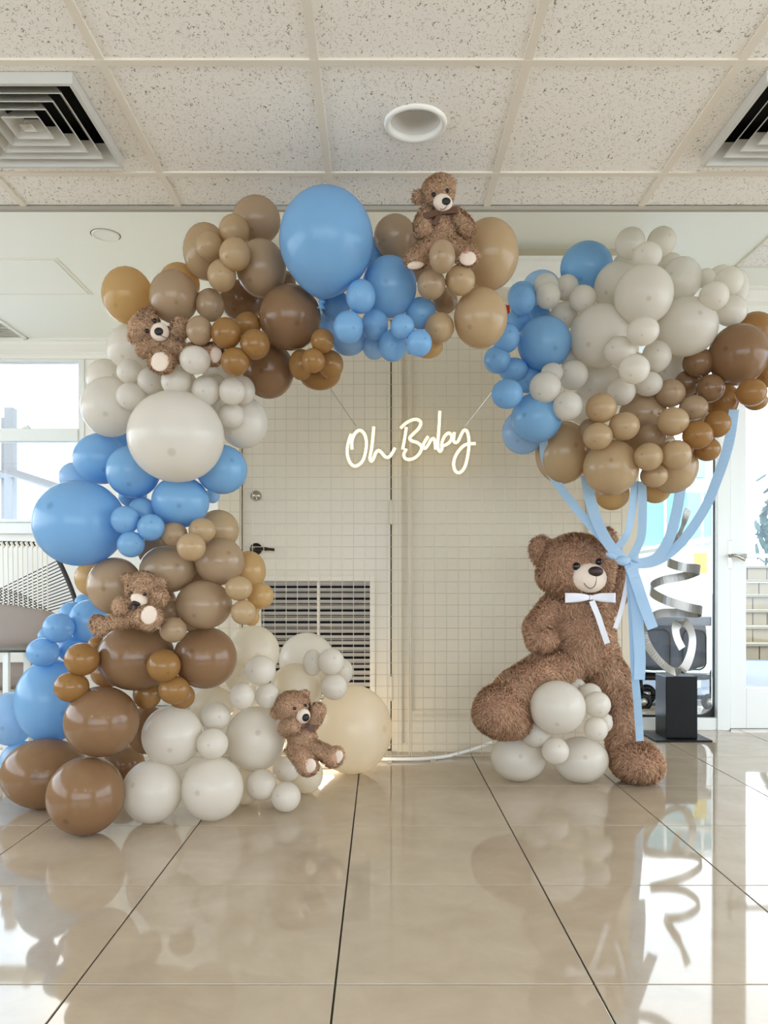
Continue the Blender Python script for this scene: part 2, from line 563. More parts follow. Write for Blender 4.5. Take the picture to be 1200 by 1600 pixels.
# ------------------------------------------------------------------ setting: walls
def wall(name, lst, label, m=None):
    return boxes(name, lst, m or M_WALL, label=label, cat='wall', kind='structure')
XL = P(340, 0, YB).x                     # left end of the centre wall
XR = P(947, 0, YR).x                     # left edge of the right-hand glazing
DX0, DX1 = P(378, 0, YB).x, P(611, 0, YB).x
DZ1 = 2.50
wall('wall_back', [((XL, YB, 0), (DX0 - .004, YB + .12, ZP)), ((DX1 + .004, YB, 0), (XR, YB + .12, ZP)), ((DX0 - .004, YB, DZ1 + .004), (DX1 + .004, YB + .12, ZP)),
                   ((XL, YB + .12, 0), (XL + .1, YL, ZP)), ((XR - .1, YB + .12, 0), (XR - .001, YR, ZP))], 'warm white painted wall around the louvred door behind the wire grid')
wz0, wz1 = XZ(0, 815, YL)[1], XZ(0, 562, YL)[1]
wx = [-XW, P(132, 0, YL).x, P(172, 0, YL).x, XL]
wall('wall_back_left', [((-XW, YL, 0), (XL, YL + .12, wz0)), ((-XW, YL, wz1), (XL, YL + .12, ZP)), ((wx[1], YL, wz0), (XL, YL + .12, wz1))], 'white wall under and around the left window', M_TRIM)
rz1 = XZ(0, 496, YR)[1]
wall('wall_back_right', [((XR, YR, rz1), (XW, YR + .1, ZP))], 'white header wall above the right window and glass door', M_TRIM)
wall('wall_left', [((-XW - .12, -3.4, 0), (-XW, 6.6, .75)), ((-XW - .12, -3.4, 2.4), (-XW, 6.6, ZP)), ((-XW - .12, -3.4, .75), (-XW, -1.7, 2.4)), ((-XW - .12, 5.7, .75), (-XW, 6.6, 2.4))], 'white side wall with a long window opening')
wall('wall_right', [((XW, -3.4, 0), (XW + .12, 6.6, .3)), ((XW, -3.4, 2.5), (XW + .12, 6.6, ZP)), ((XW, -3.4, .3), (XW + .12, -1.8, 2.5)), ((XW, 4.2, .3), (XW + .12, 6.6, 2.5))], 'white side wall with a long glazed opening')
wall('wall_rear', [((-XW, -3.5, 0), (XW, -3.4, .45)), ((-XW, -3.5, 2.4), (XW, -3.4, ZP)), ((-XW, -3.5, .45), (-3.5, -3.4, 2.4)), ((3.5, -3.5, .45), (XW, -3.4, 2.4))], 'white rear wall with a wide window opening')

def crown(name, x0, x1, y, ztop, zbot, label):
    bm = bmesh.new()
    h = ztop - zbot
    prof = [(y, ztop), (y - .11, ztop), (y - .11, ztop - .10 * h), (y - .085, ztop - .16 * h), (y - .08, ztop - .32 * h), (y - .055, ztop - .52 * h), (y - .03, ztop - .64 * h), (y - .03, ztop - .74 * h), (y - .04, ztop - .78 * h), (y - .035, zbot), (y, zbot)]
    extrude_x(bm, prof, x0, x1)
    return link(name, bm_mesh(bm, name), M_TRIM, label=label, cat='trim', kind='structure')
crown('trim_2', XL, XR, YB, XZ(0, 412, YB)[1], XZ(0, 452, YB)[1], 'white crown moulding on the centre wall')
crown('trim_3', -XW, XL, YL, XZ(0, 534, YL)[1], XZ(0, 562, YL)[1], 'white crown moulding above the left window')
crown('trim_4', XR, XW, YR, XZ(0, 455, YR)[1], XZ(0, 495, YR)[1], 'white crown moulding above the right glazing')

# raised panel moulding right of the door
px0, px1 = P(636, 0, YB).x, P(925, 0, YB).x
pz0, pz1 = XZ(0, 1117, YB)[1], 2.56
def moulding_frame(name, x0, x1, z0, z1, y, w, t, label):
    bm = bmesh.new()
    for k, (ww, tt) in enumerate(((w, t * .5), (w * .45, t))):
        o = (w - ww) / 2
        box(bm, (x0 + o, y - tt, z0 + o), (x0 + o + ww, y, z1 - o)); box(bm, (x1 - o - ww, y - tt, z0 + o), (x1 - o, y, z1 - o))
        box(bm, (x0 + o + ww, y - tt, z0 + o), (x1 - o - ww, y, z0 + o + ww)); box(bm, (x0 + o + ww, y - tt, z1 - o - ww), (x1 - o - ww, y, z1 - o))
    return link(name, bm_mesh(bm, name), M_WALL, label=label, cat='trim', kind='structure')
moulding_frame('trim_5', px0, px1, pz0, pz1, YB, .034, .018, 'rectangular panel moulding on the wall right of the louvred door')
boxes('baseboard_back', [((DX1 + .03, YB - .012, 0), (XR, YB, .05))], M_WALL, label='low white baseboard right of the louvred door', cat='baseboard', kind='structure')
boxes('trim_6', [((DX1 + .012, YB - .016, 0), (DX1 + .062, YB, DZ1 + .06)), ((DX0 - .062, YB - .016, DZ1 + .008), (DX1 + .062, YB, DZ1 + .06)), ((DX0 - .062, YB - .016, 0), (DX0 - .012, YB, DZ1 + .06))], M_WALL, label='white casing around the louvred door', cat='trim', kind='structure')

# ------------------------------------------------------------------ the louvred door
DY = YB + .012
door = empty('door_1', ((DX0 + DX1) / 2, DY, 0), 'white door with a lower louvre grille behind the wire grid', 'door', kind='structure')
lx0, lx1 = P(408, 0, DY).x, P(578, 0, DY).x
lz0, lz1 = .30, XZ(0, 908, DY)[1]
boxes('door_leaf', [((DX0 + .002, DY, .012), (lx0, DY + .04, DZ1)), ((lx1, DY, .012), (DX1 - .003, DY + .04, DZ1)), ((lx0, DY, lz1), (lx1, DY + .04, DZ1)), ((lx0, DY, .012), (lx1, DY + .04, lz0))], M_DOOR, door)
boxes('door_painted_shade', [((DX0 - .004, DY + .045, 0), (DX1 + .004, DY + .06, DZ1 + .004))], M_DARK, door)  # dark sheet painted as the shade behind the slats and door edges
fo = .03
bm = bmesh.new()
for a, b in (((lx0 - fo, DY - .012, lz0 - fo), (lx0, DY, lz1 + fo)), ((lx1, DY - .012, lz0 - fo), (lx1 + fo, DY, lz1 + fo)), ((lx0, DY - .012, lz1), (lx1, DY, lz1 + fo)), ((lx0, DY - .012, lz0 - fo), (lx1, DY, lz0))):
    box(bm, a, b, .003)
link('grille_frame', bm_mesh(bm, 'grille_frame'), M_DOOR, door)
mid = P(497, 0, DY).x
boxes('grille_mullion', [((mid - .006, DY - .004, lz0), (mid + .006, DY + .02, lz1))], M_DOOR, door)
pitch = 9.2 / F * DY
nsl = int((lz1 - lz0) / pitch)
for k in range(nsl):
    z = lz1 - (k + .5) * pitch
    bm = bmesh.new()
    box(bm, (lx0, DY + .002, z - .0125), (lx1, DY + .005, z + .0125), rot=Matrix.Rotation(math.radians(38), 3, 'X'))
    link('slat', bm_mesh(bm, 'slat'), mat('slat_grey', (172, 167, 160), .5) if k == 0 else bpy.data.materials['slat_grey'], door)
# hardware
hx, hz = XZ(400, 858, DY)
bm = bmesh.new(); lathe(bm, [(0.001, -.010), (.033, -.008), (.036, 0)], 28, (hx, DY - .002, hz), 'Y')
rose = link('handle_rose', bm_mesh(bm, 'handle_rose'), M_BRONZE, door, label='dark bronze lever handle', smooth=True)
bm = bmesh.new()
tube(bm, spline([(hx, DY - .005, hz), (hx, DY - .05, hz), (hx + .02, DY - .06, hz), (hx + .07, DY - .06, hz - .002), (hx + .115, DY - .055, hz - .006)], 6), [.011] * 6 + [.010] * 13 + [.008] * 6, 10)
link('lever', bm_mesh(bm, 'lever'), M_BRONZE, door, smooth=True)
bx, bz = XZ(400, 775, DY)
bm = bmesh.new(); lathe(bm, [(0.001, -.030), (.012, -.030), (.013, -.024), (.022, -.022), (.026, -.010), (.031, -.006), (.032, 0)], 28, (bx, DY - .001, bz), 'Y')
link('deadbolt', bm_mesh(bm, 'deadbolt'), M_CHROME, door, label='nickel deadbolt cylinder', smooth=True)
for py in (801, 1075):
    zz = XZ(0, py, DY)[1]
    bm = bmesh.new(); lathe(bm, [(.004, -.072), (.009, -.066), (.011, -.06), (.011, .06), (.009, .066), (.004, .072)], 14, (DX1 + .002, YB - .012, zz), cap0=True, cap1=True)
    link('hinge', bm_mesh(bm, 'hinge'), M_WALL, door, smooth=True)

# ------------------------------------------------------------------ left windows
def window_left(n, x0, x1, label, latch=False):
    w = empty('window_%d' % n, ((x0 + x1) / 2, YL, wz0), label, 'window', kind='structure')
    fw = .045
    tz0, tz1 = XZ(0, 690, YL)[1], XZ(0, 670, YL)[1]
    ya, yb = YL - .012, YL + .07
    boxes('window_frame', [((x0, ya, wz0), (x0 + fw, yb, wz1)), ((x1 - fw, ya, wz0), (x1, yb, wz1)), ((x0 + fw, ya, wz1 - .02), (x1 - fw, yb, wz1)), ((x0 + fw, ya, wz0), (x1 - fw, yb, wz0 + .02))], M_FRAME, w)
    boxes('transom', [((x0 + fw, ya - .012, tz0), (x1 - fw, yb, tz1))], M_FRAME, w, bev=.004)
    for a, b in ((wz0 + .02, tz0), (tz1, wz1 - .02)):
        boxes('pane', [((x0 + fw, YL + .03, a), (x1 - fw, YL + .036, b))], M_GLASS, w)
    if latch:
        lx, lz = XZ(42, 669, YL - .02)
        boxes('latch', [((lx - .035, YL - .04, lz - .006), (lx + .035, YL - .02, lz + .008)), ((lx - .012, YL - .05, lz), (lx + .03, YL - .035, lz + .018))], M_FRAME, w, bev=.003)
    boxes('window_sill', [((x0 - .02, YL - .06, wz0 - .1), (x1 + .02, YL, wz0 - .012)), ((x0 - .02, YL - .08, wz0 - .012), (x1 + .02, YL, wz0))], M_FRAME, w, bev=.004)
window_left(1, wx[0], wx[1], 'white framed two-light window at the left behind the rope sofa', True)

# ------------------------------------------------------------------ right glazing and door
YG = YR
w3 = empty('window_3', (P(1030, 0, YG).x, YG, 0), 'tall fixed window with a rounded black gasket behind the big bear', 'window', kind='structure')
gx0, gx1 = P(947, 0, YG).x, P(1120, 0, YG).x
gz0 = XZ(0, 1122, YG)[1]
boxes('window_frame', [((gx0 - .02, YG, 0), (gx1 + .04, YG + .09, gz0)), ((gx0 - .04, YG, gz0), (gx0, YG + .09, rz1)), ((gx1, YG - .01, 0), (gx1 + .085, YG + .09, rz1))], M_FRAME, w3, bev=.004)
def rounded_rect(x0, x1, z0, z1, r, n=8):
    pts = []
    for cx_, cz_, a0 in ((x1 - r, z1 - r, 0), (x0 + r, z1 - r, PI / 2), (x0 + r, z0 + r, PI), (x1 - r, z0 + r, 1.5 * PI)):
        for k in range(n + 1):
            a = a0 + PI / 2 * k / n
            pts.append((cx_ + r * math.cos(a), cz_ + r * math.sin(a)))
    return pts
bm = bmesh.new()
A = [bm.verts.new((x, YG + .035, z)) for x, z in rounded_rect(gx0, gx1, gz0, rz1, .004)]
Bv = [bm.verts.new((x, YG + .035, z)) for x, z in rounded_rect(gx0 + .03, gx1 - .006, gz0 + .016, rz1 - .01, .09)]
C1 = [bm.verts.new((x, YG + .06, z)) for x, z in rounded_rect(gx0 + .03, gx1 - .006, gz0 + .016, rz1 - .01, .09)]
n_ = len(A)
for k in range(n_):
    j = (k + 1) % n_
    bm.faces.new((A[k], A[j], Bv[j], Bv[k])); bm.faces.new((Bv[k], Bv[j], C1[j], C1[k]))
link('gasket', bm_mesh(bm, 'gasket'), M_GASKET, w3)
boxes('pane', [((gx0 + .02, YG + .045, gz0 + .01), (gx1 - .01, YG + .051, rz1 - .01))], M_GLASS, w3)

d2 = empty('door_2', (2.6, YG, 0), 'white framed glass door at the right edge with a push bar', 'door', kind='structure')
ex0 = gx1 + .085
ex1 = ex0 + .95
sw = P(1166, 0, YG).x - ex0
gl0 = XZ(0, 1075, YG)[1]
boxes('door_frame', [((ex0 + .004, YG, .012), (ex0 + sw, YG + .05, rz1 - .01)), ((ex1 - sw, YG, .012), (ex1, YG + .05, rz1 - .01)), ((ex0 + sw, YG, .012), (ex1 - sw, YG + .05, gl0)), ((ex0 + sw, YG, rz1 - .06), (ex1 - sw, YG + .05, rz1 - .01))], M_FRAME, d2, bev=.004)
boxes('pane', [((ex0 + sw - .01, YG + .022, gl0 - .01), (ex1 - sw + .01, YG + .028, rz1 - .05))], M_GLASS, d2)
bzz = XZ(0, 869, YG)[1]
boxes('push_bar', [((ex0 + sw - .03, YG - .07, bzz - .016), (ex1 - sw + .03, YG - .045, bzz + .016)), ((ex0 + sw - .03, YG - .05, bzz - .016), (ex0 + sw - .005, YG, bzz + .016)), ((ex1 - sw, YG - .05, bzz - .016), (ex1 - sw + .03, YG, bzz + .016))], M_FRAME, d2, bev=.004)
lx, lz = XZ(1139, 868, YG)
boxes('lock_plate', [((lx - .012, YG - .012, lz - .09), (lx + .016, YG, lz + .10))], M_CHROME, d2, bev=.003)
bm = bmesh.new()
tube(bm, spline([(lx + .002, YG - .01, lz), (lx + .002, YG - .05, lz), (lx + .03, YG - .055, lz - .005), (lx + .08, YG - .05, lz - .03)], 6), .010, 10)
link('lever', bm_mesh(bm, 'lever'), M_CHROME, d2, smooth=True)
boxes('threshold', [((ex0, YG - .02, 0), (XW, YG + .1, .011))], M_CHROME, d2)
w4 = empty('window_4', (4.0, YG, 0), 'fixed side light right of the glass door', 'window', kind='structure')
boxes('window_frame', [((ex1 + .01, YG, 0), (ex1 + .1, YG + .09, rz1)), ((ex1 + .1, YG, 0), (XW, YG + .09, .12))], M_FRAME, w4)
boxes('pane', [((ex1 + .1, YG + .04, .12), (XW, YG + .046, rz1))], M_GLASS, w4)

# ------------------------------------------------------------------ ceiling fixtures
def vent(x, y, label):
    v = empty('ceiling_vent', (x, y, ZC), label, 'vent', 'square air diffusers')
    zb = ZC - .030
    def ring(bm, r0, z0, r1, z1):
        a = [bm.verts.new((x + s * r0, y + t * r0, z0)) for s, t in ((-1, -1), (1, -1), (1, 1), (-1, 1))]
        b = [bm.verts.new((x + s * r1, y + t * r1, z1)) for s, t in ((-1, -1), (1, -1), (1, 1), (-1, 1))]
        for k in range(4):
            bm.faces.new((a[k], a[(k + 1) % 4], b[(k + 1) % 4], b[k]))
    bm = bmesh.new()
    ring(bm, VH, ZC + .005, VH, zb); ring(bm, VH, zb, VH - .012, zb); ring(bm, VH - .012, zb, VH - .05, ZC + .03)
    link('frame', bm_mesh(bm, 'frame'), M_VENT, v)
    for k in range(4):
        r0 = VH - .052 - k * .040
        bm = bmesh.new()
        ring(bm, r0, zb + .006, r0 - .034, zb + .05)
        ring(bm, r0, zb + .006, r0 - .002, zb + .004); ring(bm, r0 - .002, zb + .004, r0 - .036, zb + .048)
        link('louver', bm_mesh(bm, 'louver'), M_VENT, v)
    r0 = VH - .052 - 4 * .040
    bm = bmesh.new(); ring(bm, r0, zb + .006, .003, zb + .02)
    link('centre_cone', bm_mesh(bm, 'centre_cone'), M_VENT, v)
    boxes('duct_box', [((x - VH + .004, y - VH + .004, ZC + .09), (x + VH - .004, y + VH - .004, ZC + .095))], M_DARK, v)
vent(*VENTS[0], 'square metal air vent in the tiled ceiling at upper left')
vent(*VENTS[1], 'square metal air vent in the tiled ceiling at upper right')

dl = empty('downlight', (DLX, DLY, ZC), 'round recessed downlight, unlit, in a ceiling tile above the arch', 'light')
bm = bmesh.new(); lathe(bm, [(DLR - .008, ZC + .02), (DLR - .006, ZC + .002), (DLR + .002, ZC - .005), (DLR + .012, ZC - .003), (DLR + .014, ZC + .006)], 48, (DLX, DLY, 0))
link('trim_ring', bm_mesh(bm, 'trim_ring'), M_TRIM, dl, smooth=True)
bm = bmesh.new(); lathe(bm, [(DLR - .007, ZC + .012), (DLR - .02, ZC + .05), (DLR - .03, ZC + .085), (0.002, ZC + .088)], 48, (DLX, DLY, 0))
link('reflector', bm_mesh(bm, 'reflector'), mat('downlight_reflector', (225, 222, 214), .25, spec=.7), dl, smooth=True)
bm = bmesh.new(); lathe(bm, [(.045, ZC + .086), (.045, ZC + .07), (.03, ZC + .064), (.002, ZC + .063)], 32, (DLX, DLY, 0))
link('lamp', bm_mesh(bm, 'lamp'), mat('frosted_lamp', (205, 205, 205), .5), dl, smooth=True)

def zc_point(px, py):                      # a point of the plaster ceiling seen at px, py
    d = 1.95 * F / (YH - py); return Vector(((px - CX) / F * d, d, ZP))
# recessed round light, access panel and grille of the plaster ceiling
c = zc_point(165, 367)
rl = empty('recessed_light', c, 'round flush ring in the white plaster ceiling at left', 'light')
bm = bmesh.new(); lathe(bm, [(.060, ZP - .001), (.066, ZP - .008), (.074, ZP - .006), (.076, ZP + .001)], 40, (c.x, c.y, 0)); link('ring', bm_mesh(bm, 'ring'), M_TRIM, rl, smooth=True)
bm = bmesh.new(); lathe(bm, [(.0615, ZP - .003), (.002, ZP - .003)], 40, (c.x, c.y, 0)); link('diffuser', bm_mesh(bm, 'diffuser'), M_PLASTER, rl)
bm = bmesh.new(); lathe(bm, [(.0765, ZP - .0006), (.081, ZP - .0006)], 40, (c.x, c.y, 0)); link('painted_rim_shade', bm_mesh(bm, 'painted_rim_shade'), M_DARK, rl)  # flat dark ring, shade around the rim put in as colour
a, b2 = zc_point(90, 404), zc_point(138, 459)
ap = empty('access_panel', a, 'flush white access panel outlined in the plaster ceiling at left', 'panel')
X1 = (a.x + b2.x) / 2
boxes('panel', [((X1 - 1.15, a.y + .012, ZP - .006), (X1 - .012, b2.y - .012, ZP + .001))], M_PLASTER, ap)
boxes('panel_frame', [((X1 - 1.175, a.y - .012, ZP - .004), (X1 + .012, a.y, ZP)), ((X1 - 1.175, b2.y, ZP - .004), (X1 + .012, b2.y + .012, ZP)), ((X1, a.y, ZP - .004), (X1 + .012, b2.y, ZP)), ((X1 - 1.175, a.y, ZP - .004), (X1 - 1.163, b2.y, ZP))], M_TRIM, ap)
boxes('shadow_joint', [((X1 - 1.163, a.y, ZP - .0008), (X1, b2.y, ZP + .0002))], M_TEE, ap)
a, b2 = zc_point(-40, 470), zc_point(48, 529)
cg = empty('ceiling_grille', a, 'grey slatted return air grille in the plaster ceiling by the left window', 'vent')
X1, X0 = P(45, 0, b2.y).x, P(45, 0, b2.y).x - 1.0
boxes('frame', [((X0, a.y, ZP - .012), (X1, a.y + .03, ZP)), ((X0, b2.y - .03, ZP - .012), (X1, b2.y, ZP)), ((X1 - .03, a.y, ZP - .012), (X1, b2.y, ZP)), ((X0, a.y, ZP - .012), (X0 + .03, b2.y, ZP))], M_TRIM, cg)
ns_ = 18
for k in range(ns_):
    yy = a.y + .03 + (b2.y - a.y - .06) * (k + .5) / ns_
    bm = bmesh.new(); box(bm, (X0 + .03, yy - .014, ZP - .006), (X1 - .03, yy + .014, ZP - .004), rot=Matrix.Rotation(.45, 3, 'X')); link('slat', bm_mesh(bm, 'slat'), M_VENT, cg)
# acoustic panel patch, right
a = zc_point(1152, 415)
pt = empty('ceiling_patch', a, 'patch of speckled acoustic tile set in the plaster ceiling at far right', 'panel')
boxes('acoustic_panel', [((a.x, a.y - .28, ZP - .006), (a.x + 1.2, a.y - .01, ZP + .001))], M_ACOUSTIC, pt)
boxes('acoustic_panel', [((a.x, a.y - .60, ZP - .006), (a.x + 1.2, a.y - .30, ZP + .001))], M_ACOUSTIC, pt)
boxes('panel_frame', [((a.x - .012, a.y - .61, ZP - .009), (a.x, a.y + .01, ZP)), ((a.x - .012, a.y - .01, ZP - .009), (a.x + 1.2, a.y + .012, ZP)), ((a.x, a.y - .30, ZP - .009), (a.x + 1.2, a.y - .28, ZP))], M_TEE, pt)

sg = empty('wall_sign', P(785, 484, YB - .03), 'small red-edged wall sign almost hidden behind the tan balloons', 'sign')
p0, p1 = P(755, 478, YB - .03), P(796, 491, YB - .03)
boxes('sign_box', [((p0.x, YB - .05, p1.z), (p1.x, YB, p0.z))], M_RED, sg, bev=.004)
boxes('sign_bracket', [((p0.x + .02, YB - .012, p0.z - .002), (p1.x - .02, YB, p0.z + .03))], M_TRIM, sg)

# ------------------------------------------------------------------ wire grid backdrop
YW = 4.37
def wire_grid(x0, x1, label, foot=True):
    g_ = empty('wire_grid', ((x0 + x1) / 2, YW, 0), label, 'grid panel', 'wire grid panels')
    z0, z1 = .012, 2.34
    step = 18.0 / F * YW
    nv = round((x1 - x0) / step); nh = round((z1 - z0) / step)
    for k in range(nv + 1):
        x = x0 + (x1 - x0) * k / nv
        r = .0034 if k in (0, nv) else .0018
        bm = bmesh.new(); tube(bm, [(x, YW, z0), (x, YW, z1)], r, 5); link('wire', bm_mesh(bm, 'wire'), M_WIRE, g_)
    for k in range(nh + 1):
        z = z0 + (z1 - z0) * k / nh
        r = .0034 if k in (0, nh) else .0018
        bm = bmesh.new(); tube(bm, [(x0, YW - .003, z), (x1, YW - .003, z)], r, 5); link('wire', bm_mesh(bm, 'wire'), M_WIRE, g_)
    for xa in (x0 + .1, x1 - .125):
        boxes('foot', [((xa, YW - .12, 0), (xa + .025, YW + .14, .01))], M_WIRE, g_)
wire_grid(P(342, 0, YW).x, P(640, 0, YW).x, 'white wire grid panel in front of the louvred door')
wire_grid(P(643, 0, YW).x, P(972, 0, YW).x, 'white wire grid panel right of the door, behind the big bear')

# ------------------------------------------------------------------ neon sign
YN = 4.30
def N(X, Y, d=YN): return P(520 + X / 5, 620 + Y / 5, d)
strokes = {
    'O': [(150, 410), (150, 345), (172, 288), (210, 262), (245, 288), (262, 350), (256, 430), (230, 505), (180, 541), (140, 522), (115, 458), (115, 390), (128, 335), (143, 292)],
    'h': [(320, 235), (313, 320), (302, 410), (290, 478), (302, 503), (320, 478), (335, 438), (360, 420), (386, 442), (412, 470), (442, 468), (466, 436), (485, 400)],
    'B stem': [(575, 238), (562, 320), (546, 410)],
    'B': [(530, 245), (570, 207), (620, 181), (662, 178), (688, 203), (672, 245), (630, 288), (600, 322), (620, 345), (660, 358), (692, 388), (684, 432), (648, 472), (600, 490), (565, 480), (555, 448), (575, 408)],
    'a': [(745, 310), (722, 345), (704, 385), (720, 403), (745, 376), (768, 335), (790, 328), (800, 368), (802, 410)],
    'b': [(836, 112), (832, 200), (825, 300), (820, 388), (835, 426), (852, 408), (852, 362), (876, 305), (908, 284), (930, 308), (920, 345), (892, 370), (864, 382)],
    'y': [(950, 278), (944, 328), (952, 356), (976, 350), (1000, 302), (1022, 264), (1046, 266), (1060, 310), (1064, 375), (1054, 462), (1030, 550), (992, 592), (958, 580), (944, 530), (956, 470), (992, 412), (1042, 372), (1115, 365)],
}
neon = empty('neon_sign', N(600, 400), 'glowing warm white neon sign reading Oh Baby hung on the wire grid', 'sign')
for s in strokes.values():
    bm = bmesh.new()
    tube(bm, spline([N(x, y) for x, y in s], 7), .0082, 10)
    link('neon_tube', bm_mesh(bm, 'neon_tube'), M_NEON, neon, smooth=True)
bm = bmesh.new()
for s in strokes.values():
    pts = spline([N(x, y, YN + .016) for x, y in s], 5)
    prev = None
    for i, p in enumerate(pts):
        t = (pts[min(i + 1, len(pts) - 1)] - pts[max(i - 1, 0)]).normalized()
        sd = Vector((-t.z, 0, t.x)) * .024
        q = (bm.verts.new(p + sd), bm.verts.new(p - sd))
        if prev: bm.faces.new((prev[0], q[0], q[1], prev[1]))
        prev = q
link('acrylic_backing', bm_mesh(bm, 'acrylic_backing'), M_ACRYL, neon, label='clear acrylic backing', kind='stuff')
for a, b in (((182, 230), (-30, -80)), ((1030, 230), (1300, -110))):
    bm = bmesh.new(); tube(bm, [N(*a), N(*b, YW - .006)], .0022, 6); link('hanging_wire', bm_mesh(bm, 'hanging_wire'), M_CHROME, neon)

# white cord lying on the floor
bm = bmesh.new()
pts = [(590, 1180, 4.42), (640, 1180, 4.33), (690, 1178, 4.30), (735, 1170, 4.42)]
cp = [Vector((P(a, b, d).x, d, .012)) for a, b, d in ((560, 0, 4.30), (610, 0, 4.28), (660, 0, 4.29), (700, 0, 4.36), (740, 0, 4.46), (768, 0, 4.5))]
cp[-1].z = .06; cp[-2].z = .03
tube(bm, spline(cp, 8), .010, 10)
link('power_cord', bm_mesh(bm, 'power_cord'), M_TRIM, None, 'white cord curving along the floor under the wire grid', 'cord', smooth=True)

# ------------------------------------------------------------------ balloons
CROPS = {'A': (140, 280, 3.0), 'B': (430, 260, 3.0), 'C': (0, 540, 2.7273), 'D': (0, 780, 2.7273), 'E': (240, 960, 3.0), 'F': (740, 340, 2.6087), 'G': (720, 800, 3.5294)}
REG = {   # wording of where, base depth, depth step
    'top_left': ('on the upper left of the arch', 2.66, .11),
    'top_mid': ('in the blue crest of the arch', 2.62, .11),
    'top_right': ('around the bear on top of the arch', 2.60, .11),
    'brown_top': ('in the brown band of the upper arch', 2.66, .11),
    'shoulder': ('around the white shoulder of the arch', 2.78, .11),
    'blue_left': ('in the blue band of the arch', 2.88, .11),
    'tan_left': ('in the left leg of the arch', 2.92, .11),
    'blue_low': ('in the low blue cluster, left edge', 3.32, .12),
    'brown_low': ('in the brown foot of the arch', 3.00, .11),
    'white_low': ('at the white foot of the arch', 3.18, .11),
    'cloud_white': ('in the bouquet over the big bear', 3.35, .12),
    'cloud_blue': ('in the bouquet over the big bear', 3.35, .12),
    'cloud_tan': ('under the bouquet over the big bear', 3.35, .12),
    'cloud_brown': ('in the bouquet over the big bear', 3.35, .12),
    'feet': ('in the white pile under the big bear', 3.70, .08),
}
